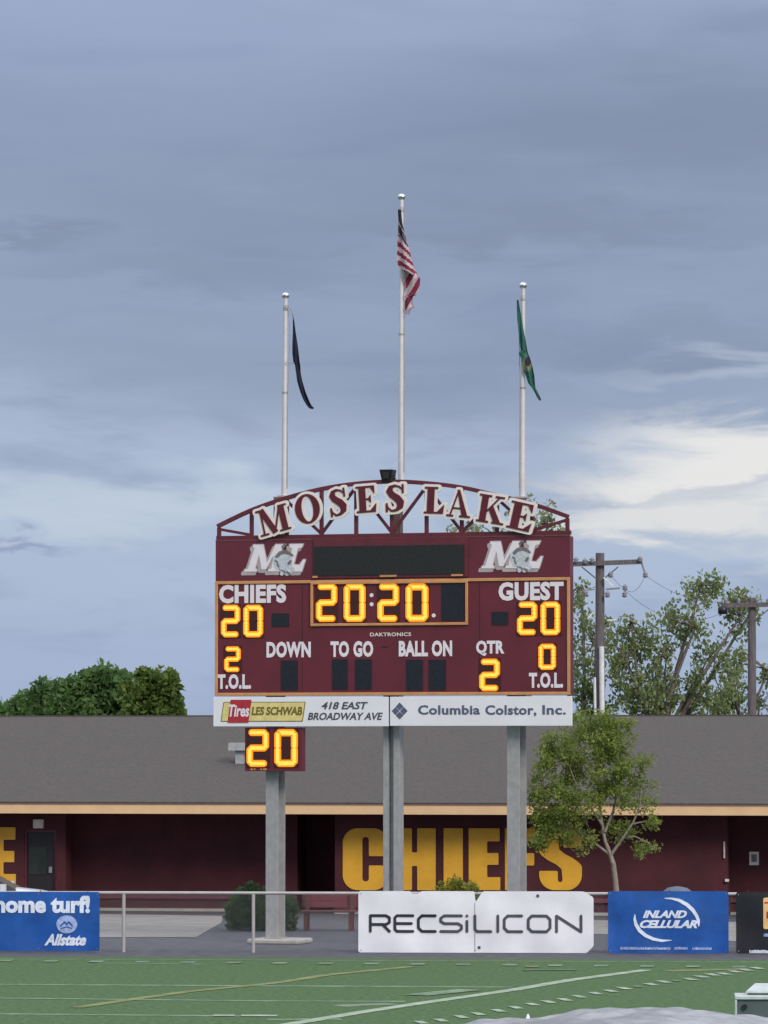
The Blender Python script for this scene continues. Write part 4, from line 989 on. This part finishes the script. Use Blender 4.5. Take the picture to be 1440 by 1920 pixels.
tree('sparse_tree', 'large grey green tree with open spiky branches between the two utility poles', 140, 1230, (1235, 1400), [(1200, 1255, 60, 85, 1.2), (1165, 1200, 35, 55, .5), (1290, 1165, 42, 50, .8), (1322, 1112, 40, 34, .8), (1385, 1140, 42, 26, .8), (1250, 1310, 100, 45, 1.3), (1340, 1270, 55, 65, .9), (1240, 1190, 40, 50, .7), (1375, 1175, 35, 30, .4), (1260, 1390, 100, 60)], 330, 27, .09, .29, M['leaf_far'], M['bark'], .22, 26, up=.9, vert=1.35, group=TL)
tree('sparse_tree', 'thin grey green tree close to the right edge of the scoreboard', 142, 1095, (1095, 1400), [(1092, 1255, 34, 85, 1.2), (1085, 1150, 24, 55, .35), (1110, 1310, 40, 50, 1), (1105, 1390, 40, 60), (1130, 1190, 25, 40, .4)], 115, 27, .09, .29, M['leaf_far'], M['bark'], .2, 12, up=.9, vert=1.3, group=TL)
tree('sparse_tree', 'small dark tree around the utility pole at the right edge', 143, 1400, (1400, 1400), [(1375, 1290, 35, 45, 1.1), (1385, 1245, 25, 30, .5), (1435, 1265, 30, 22, .5), (1360, 1320, 60, 30, 1.2), (1440, 1320, 30, 25, .3), (1400, 1390, 60, 50)], 100, 27, .09, .29, M['leaf_far'], M['bark'], .2, 12, up=.7, vert=1.2, group=TL)
tree('tall_tree', 'tall thin olive tree rising behind the right end of the name arch', 139, 985, (985, 1250), [(1015, 968, 32, 44, 1), (1040, 985, 22, 22, .7), (955, 990, 55, 30, .7), (870, 1000, 35, 12, .3), (1000, 1070, 75, 60, 1), (985, 1160, 80, 80, 1), (900, 1010, 30, 30, .4)], 85, 26, .085, .27, M['leaf_brown'], M['bark'], .28, 18, up=.9, vert=1.3)
# young tree in front of the building: limbs measured from the photo
def young():
    Y = 97.0; g0 = P(1157, 1700, Y); base = Vector((g0.x, Y, 0))
    e = empty('young_tree', 'young tree with pale forked trunk and loose light green crown in front of the building', 'tree', base)
    L_ = lambda pts, r0, r1, mb, dy=0: mb.tube([P(a, b, Y + dy * i / len(pts)) - base for i, (a, b) in enumerate(pts)], list(np.linspace(r0, r1, len(pts))), 8)
    mb = MB(); mb.tube([Vector((0, 0, -.1)), P(1157, 1690, Y) - base, P(1154, 1650, Y) - base, P(1150, 1620, Y) - base, P(1144, 1602, Y) - base], [.075, .068, .060, .056, .05], 10); mb.build('trunk', M['bark_pale'], e, True)
    mb = MB()
    for pts, a, b, dy in [([(1145, 1604), (1134, 1575), (1128, 1540), (1124, 1500), (1118, 1450), (1120, 1400)], .048, .012, .2), ([(1145, 1604), (1156, 1588), (1170, 1568), (1188, 1540), (1200, 1510), (1203, 1480)], .040, .01, -.3), ([(1143, 1602), (1120, 1585), (1095, 1562), (1065, 1545), (1035, 1545)], .034, .008, .4),
                         ([(1130, 1548), (1105, 1510), (1080, 1470), (1065, 1430)], .03, .008, -.5), ([(1134, 1560), (1150, 1520), (1160, 1470), (1165, 1410), (1160, 1370)], .03, .007, .4), ([(1168, 1571), (1190, 1568), (1215, 1580), (1232, 1592)], .022, .006, -.2), ([(1185, 1545), (1210, 1540), (1235, 1545)], .018, .005, .3),
                         ([(1120, 1470), (1085, 1420), (1080, 1380)], .02, .005, .5), ([(1128, 1530), (1095, 1525), (1050, 1500), (1020, 1480)], .02, .005, -.7)]: L_(pts, a, b, mb, dy)
    blobs = [(1095, 1400, 80, 50, 1.2), (1150, 1378, 46, 38, 1.2), (1045, 1435, 50, 48, 1.1), (1140, 1450, 62, 55, 1), (1070, 1500, 68, 48, .9), (1180, 1490, 35, 45, .6), (1022, 1555, 30, 38, 1), (1062, 1548, 52, 28, .9), (1172, 1556, 40, 22, .6), (1212, 1592, 26, 12, .5), (1228, 1546, 14, 10, .4), (1110, 1350, 50, 22, .8), (1090, 1580, 30, 14, .3), (1205, 1440, 20, 25, .4), (1215, 1500, 22, 30, .25), (1015, 1500, 28, 40, 1)]
    cl = in_blobs(blobs, Y, 420, .9)
    hubs = [P(a, b, Y) for a, b in ((1118, 1450), (1120, 1400), (1200, 1510), (1065, 1545), (1065, 1430), (1165, 1410), (1232, 1592), (1235, 1545), (1080, 1380), (1020, 1480), (1128, 1500), (1150, 1520), (1188, 1540), (1095, 1525))]
    for c in cl[:230]:
        hb = min(hubs, key=lambda h: (h - c).length_squared); mb.tube([hb - base, c - base], [.008, .003], 4, cap=False)
    mb.build('branches', M['bark_pale'], e, True)
    leaves('crown', [(c.x, c.y, c.z, .20, .20, .18, rnd.uniform(.4, 1.5)) for c in cl], 40, .045, M['leaf_young'], e, base=base)
young()
def shrub(label, Y, px0, px1, ptop, lm, n, leaf):
    a, b = P(px0, 1500, Y), P(px1, 1500, Y); zt = P(px0, ptop, Y).z; base = Vector(((a.x + b.x) / 2, Y, 0)); rx = (b.x - a.x) / 2
    e = empty('shrub', label, 'shrub', base)
    C_ = []; mb = MB()
    for _ in range(n):
        th = rnd.uniform(0, math.pi * 2); r = rnd.random() ** .5; h = rnd.uniform(.08, 1) * zt * (1 - .45 * r ** 2)
        c = Vector((base.x + rx * .92 * r * math.cos(th), Y + rx * .6 * r * math.sin(th), h)); C_.append((c.x, c.y, c.z, .12, .12, .12, rnd.uniform(.6, 1.2)))
        if rnd.random() < .3: mb.tube([Vector((0, 0, 0)), c - base], [.015, .004], 4, cap=False)
    mb.build('stems', M['bark'], e); leaves('foliage', C_, 34, leaf, lm, e, base=base, up=.4)
shrub('dark green rounded shrub behind the left scoreboard column', 95.3, 418, 562, 1655, M['leaf_shrub'], 260, .055)
shrub('lime green shrub peeping over the white banner below the gold letters', 98.0, 800, 915, 1645, M['leaf_lime'], 150, .055)

# ------------------------------------------------------------ utility poles and wires
def upole(label, px, Y, topy, arm, army, wpx):
    g = P(px, 1700, Y); base = Vector((g.x, Y, 0)); top = P(px, topy, Y)
    e = empty('utility_pole', label, 'utility pole', base, 0, 'utility poles behind the field house')
    r = wpx / 2 / F * Y
    MB().tube([Vector((0, 0, -.2)), (top - base) * .5, top - base], [r * 1.15, r * 1.05, r * .9], 14).build('pole', M['wood'], e, True)
    Z = lambda a, b, dy=0: P(a, b, Y + dy) - base
    a, b = Z(arm[0], army[0], -r - .05), Z(arm[1], army[1], -r - .05)
    MB().bar(a, b, .10, .14).build('crossarm', M['wood'], e)
    for s in (-1, 1):
        MB().bar(Z(px + s * 34, army[0] + 5, -r - .11), Z(px + s * 6, army[0] + 28, -r - .02), .05, .03).build('brace', M['wood'], e)
    return e, Z, r, base
e, Z, r, b1 = upole('weathered utility pole just right of the scoreboard, with white conduit on its lower half', 1125, 126, 1037, (1070, 1204), (1058, 1053), 18)
MB().tube([Z(1129, 1345, -.22), Z(1128, 1212, -.22)], .075, 10).build('conduit', M['pvc'], e, True)
MB().tube([Z(1116, 1345, -.2), Z(1115, 1270, -.2)], .04, 8).build('conduit', M['pvc'], e, True)
MB().bar(Z(1132, 1083, -.25), Z(1150, 1099, -.25), .05, .05).build('standoff_bracket', M['pvc'], e)
MB().bar(Z(1138, 1163, -.2), Z(1155, 1162, -.2), .04).bar(Z(1112, 1148, -.2), Z(1102, 1160, -.2), .04).build('standoff_bracket', M['pvc'], e)
MB().bar(Z(1136, 1105, -.2), Z(1162, 1103, -.2), .05).bar(Z(1115, 1105, -.2), Z(1098, 1107, -.2), .04).build('lower_arm', M['insul'], e)
for x, y in ((1139, 1114), (1171, 1114), (1172, 1101), (1145, 1077), (1210, 1077), (1110, 1050), (1097, 1052), (1200, 1048), (1098, 1112), (1080, 1050)):
    MB().lathe([(.03, -.1), (.085, -.06), (.05, -.02), (.085, .02), (.05, .05), (.02, .09)], Z(x, y, -.25), 10).build('insulator', M['insul'], e, True)
MB().bar(Z(1203, 1055, -.2), Z(1209, 1074, -.25), .04).build('end_link', M['insul'], e)
pe1 = P(1210, 1079, 125.7)
e, Z, r, b2 = upole('weathered utility pole with crossarm near the right edge of the view', 1410, 126, 1122, (1352, 1470), (1135, 1133), 16)
for x in (1361, 1385, 1420, 1440, 1462):
    MB().lathe([(.03, -.1), (.07, -.06), (.04, -.02), (.07, .02), (.02, .09)], Z(x, 1127, -.2), 10).build('insulator', M['insul'], e, True)
MB().lathe([(.06, -.12), (.14, -.1), (.14, .08), (.05, .12)], Z(1355, 1144, -.2), 10).build('line_cutout', M['black'], e, True)
MB().bar(Z(1416, 1306, 0), Z(1475, 1352, 0), .03).build('guy_wire', M['wire'], e)
def wire(a, b, sag, label, r_=.007):
    a, b = Vector(a), Vector(b); pts = [a.lerp(b, t_ / 16) - Vector((0, 0, sag * 4 * (t_ / 16) * (1 - t_ / 16))) for t_ in range(17)]
    o = MB().tube([p - a for p in pts], r_, 5).build('overhead_wire', M['wire'], None, True); o.location = a; tag(o, label, 'wire', 'overhead wires')
wire(P(1210, 1079, 125.7), P(1361, 1128, 125.8), .25, 'thin overhead wire from the end of the near crossarm towards the right pole')
wire(P(1145, 1079, 125.7), P(1385, 1130, 125.8), .9, 'sagging overhead wire from the middle of the near crossarm')
wire(P(1172, 1104, 125.7), P(1210, 1079, 125.7), .25, 'short looped jumper wire under the near crossarm')
wire(P(1385, 1131, 125.8), P(1355, 1148, 125.8), .12, 'short jumper wire hanging at the left end of the far crossarm')

# ------------------------------------------------------------ yard things
# bench
g0 = G(617, 1744); YB = g0.y
bn_ = empty('bench', 'maroon bench with broad backrest behind the fence, left of the white banner', 'bench', (g0.x, YB, 0), math.radians(-4))
sc_ = F / YB; W2 = 52 / sc_
for k in range(2):
    bevel(MB().box(-W2, .20, .50 + .145 * k, W2, .23, .635 + .145 * k).build('back_slat', M['red_bench'], bn_), .006)
for k in range(3): bevel(MB().box(-W2, -.25 + .145 * k, .40, W2, -.115 + .145 * k, .44).build('seat_slat', M['rust'], bn_), .006)
for s in (-1, 1):
    x = s * (W2 - .12)
    MB().box(x - .05, -.22, 0, x + .05, -.15, .4).box(x - .05, .13, 0, x + .05, .19, .78).box(x - .05, -.15, .33, x + .05, .13, .398).build('leg', M['rust'], bn_)
# bin behind the blue banner
yb_ = 87.0; p = P(1270, 1700, yb_)
bi = empty('litter_bin', 'grey domed bin lid showing over the blue banner', 'bin', (p.x, yb_, 0)); zt = P(1270, 1662, yb_).z
MB().lathe([(.26, 0), (.30, .1), (.31, zt - .22)], (0, 0, 0), 24).build('drum', M['grey_plastic'], bi, True)
MB().lathe([(.33, zt - .219), (.33, zt - .17), (.30, zt - .10), (.20, zt - .03), (.05, zt)], (0, 0, 0), 24).build('lid', M['grey_plastic'], bi, True)
# white car behind the left banner
def car():
    Yc = 89.5; s = F / Yc; nose = P(124, 1700, Yc).x
    e = empty('parked_car', 'white car parked behind the left banner, only its bonnet showing above it', 'car', (nose - 2.3, Yc, 0))
    # profile stations along x (front = +2.3): (x, belt half width, z sill, z belt)
    top = [(-2.3, .75), (-2.2, .98), (-1.9, 1.08), (-1.0, 1.12), (0.9, 1.14), (1.30, 1.13), (1.8, 1.07), (2.15, .98), (2.28, .80), (2.3, .55)]
    mb = MB(); secs = []
    for x, zt in top:
        hw = .90 - .16 * max(0, abs(x) - 1.6) ** 2
        secs.append([(x, -hw * .92, .28), (x, -hw, .55), (x, -hw * .97, zt - .12), (x, -hw * .86, zt - .02), (x, -hw * .45, zt + .02), (x, 0, zt + .03), (x, hw * .45, zt + .02), (x, hw * .86, zt - .02), (x, hw * .97, zt - .12), (x, hw, .55), (x, hw * .92, .28)])
    n = len(secs[0]); vs = [v for s_ in secs for v in s_]
    fs = [(i * n + k, (i + 1) * n + k, (i + 1) * n + (k + 1) % n, i * n + (k + 1) % n) for i in range(len(secs) - 1) for k in range(n)] + [tuple(range(n)), tuple(reversed([(len(secs) - 1) * n + k for k in range(n)]))]
    mb.add(vs, fs); mb.build('body', M['car_white'], e, True)
    gl_ = [(-2.1, 1.06, .78), (-1.6, 1.58, .62), (-.2, 1.66, .62), (.45, 1.60, .62), (1.30, 1.13, .76)]
    mb = MB(); vs = []
    for x, z, hw in gl_: vs += [(x, -hw, z), (x, hw, z)]
    lo = [(-2.1, 1.04), (-1.6, 1.06), (-.2, 1.08), (.45, 1.09), (1.30, 1.10)]
    k0 = len(vs)
    for x, z in lo: vs += [(x, -.82, z), (x, .82, z)]
    fs = []
    for i in range(4):
        fs += [(2 * i, 2 * i + 2, 2 * i + 3, 2 * i + 1), (k0 + 2 * i, k0 + 2 * i + 2, 2 * i + 2, 2 * i), (k0 + 2 * i + 1, 2 * i + 1, 2 * i + 3, k0 + 2 * i + 3)]
    mb.add(vs, fs); mb.build('windows', M['dark_glass'], e)
    MB().add([(-1.6, -.63, 1.60), (.45, -.63, 1.62), (.45, .63, 1.62), (-1.6, .63, 1.60), (-1.5, -.5, 1.69), (.3, -.5, 1.70), (.3, .5, 1.70), (-1.5, .5, 1.69)], [(0, 1, 5, 4), (1, 2, 6, 5), (2, 3, 7, 6), (3, 0, 4, 7), (4, 5, 6, 7)]).build('roof', M['car_white'], e)
    for x in (-1.4, 1.42):
        for sgn in (-1, 1):
            wv = empty('wheel', None, None, (x, sgn * .80, .33)); wv.parent = e
            o = MB().lathe([(.20, -.1), (.31, -.11), (.33, -.07), (.33, .07), (.31, .11), (.20, .1)], (0, 0, 0), 24).build('tyre', M['rubber'], wv, True); o.rotation_euler = (math.pi / 2, 0, 0)
            o = MB().lathe([(.02, -.105), (.19, -.09), (.2, .09), (.02, .105)], (0, 0, 0), 16).build('rim', M['chrome'], wv, True); o.rotation_euler = (math.pi / 2, 0, 0)
    for sgn in (-1, 1):
        MB().box(2.10, sgn * .62 - .16, .74, 2.285, sgn * .62 + .12, .88).build('headlight', M['lamp_glass'], e)
        MB().box(-2.32, sgn * .62 - .12, .72, -2.2, sgn * .62 + .12, .92).build('tail_light', M['lamp_red'], e)
        MB().box(1.0, sgn * .98 - .09, 1.12, 1.12, sgn * .98 + .09, 1.26).build('door_mirror', M['car_white'], e)
    for x in (-.15, .98): MB().box(x, -.915, .4, x + .008, -.895, 1.05).build('door_gap', M['black'], e)
car()
# tarpaulin-covered mat in the near field
def tarp():
    Y0 = 60.5; e0_ = P(1235, 1900, Y0)
    px_prof = [(780, 1990), (830, 1935), (860, 1920), (900, 1912.5), (960, 1910.5), (1010, 1908), (1060, 1898), (1100, 1893), (1180, 1888.5), (1240, 1889.5), (1290, 1892), (1350, 1898), (1440, 1909), (1530, 1925), (1600, 1945), (1680, 1990)]
    def zprof(x):
        px = x / Y0 * F + 720
        for (a, za), (b, zb2) in zip(px_prof, px_prof[1:]):
            if a <= px <= b: return P(720, za + (zb2 - za) * (px - a) / (b - a), Y0).z
        return 0
    xs = np.linspace(P(784, 1900, Y0).x, P(1676, 1900, Y0).x, 110); vs = []; ny = 40
    for j in range(ny + 1):
        v = j / ny; yy = Y0 - 3.5 + 4.3 * v
        s = math.sin(min(1, v / .81) * math.pi / 2) ** .6 if v <= .81 else max(0, 1 - ((v - .81) / .19) ** 2) ** .5
        for x in xs:
            z = max(0, zprof(x)) * s + .012 * math.sin(x * 5 + yy * 3) * s + .010 * math.sin(x * 13 - yy * 7) * s
            vs.append((x - e0_.x, yy - Y0, max(z, -.01)))
    n = len(xs); fs = [(j * n + i, j * n + i + 1, (j + 1) * n + i + 1, (j + 1) * n + i) for j in range(ny) for i in range(n - 1)]
    o = MB(); o.add(vs, fs); ob = o.build('tarpaulin', M['tarp'], None, True); ob.location = (e0_.x, Y0, 0)
    tag(ob, 'grey tarpaulin drawn over a low rounded mound in the bottom right foreground', 'tarpaulin')
tarp()
p = G(990, 1917); hc = 15 / F * p.y
cn = MB().lathe([(.062, 0), (.060, .012), (.046, .02), (.014, hc), (.008, hc + .004)], (0, 0, 0), 16).build('marker_cone', M['white_print'], None, True); cn.location = (p.x, p.y, 0)
tag(cn, 'tiny white marker cone on the turf beside the grey tarpaulin', 'cone')
# equipment trolley, low metal box with pale rim
Yt = 64.5; a = P(1378, 1900, Yt); sc_ = F / Yt; zt = P(1378, 1867, Yt).z
tb = empty('equipment_box', 'low grey green metal box with pale rim and hinged lid in the bottom right corner', 'box', (a.x, Yt, 0), math.radians(-4))
Wt = 1.9
zb0 = .045
MB().box(.035, .02, zb0, Wt, .7, zt - .06).build('body', M['box_grey'], tb)
bevel(MB().box(0, -.02, zt - .058, Wt + .03, .74, zt).build('rim', M['box_rim'], tb), .012)
bevel(MB().box(.0, -.015, zb0, .033, .03, zt - .06).build('corner_post', M['box_rim'], tb), .006)
mb = MB(); mb.add([(.17, .18, zt + .055), (Wt, .16, zt + .055), (Wt, .72, zt + .15), (.32, .72, zt + .15), (.17, .18, zt + .03), (Wt, .16, zt + .03), (Wt, .72, zt + .12), (.32, .72, zt + .12)], [(0, 1, 2, 3), (7, 6, 5, 4), (0, 4, 5, 1), (1, 5, 6, 2), (2, 6, 7, 3), (3, 7, 4, 0)])
mb.build('lid', M['box_rim'], tb)
MB().box(.2, .2, zt + .001, Wt, .7, zt + .03).build('lid_gap', M['box_grey'], tb)
c_ = P(1396, 1888, Yt); MB().tube([(c_.x - a.x, -.02, c_.z), (c_.x - a.x, .019, c_.z)], .042, 16).build('round_port', M['black'], tb)
for x in (.26, 1.6): MB().tube([(x, .1, .045), (x, .16, .045)], .045, 14).build('wheel', M['rubber'], tb)
print('objects', len(bpy.data.objects), 'script bytes ok')
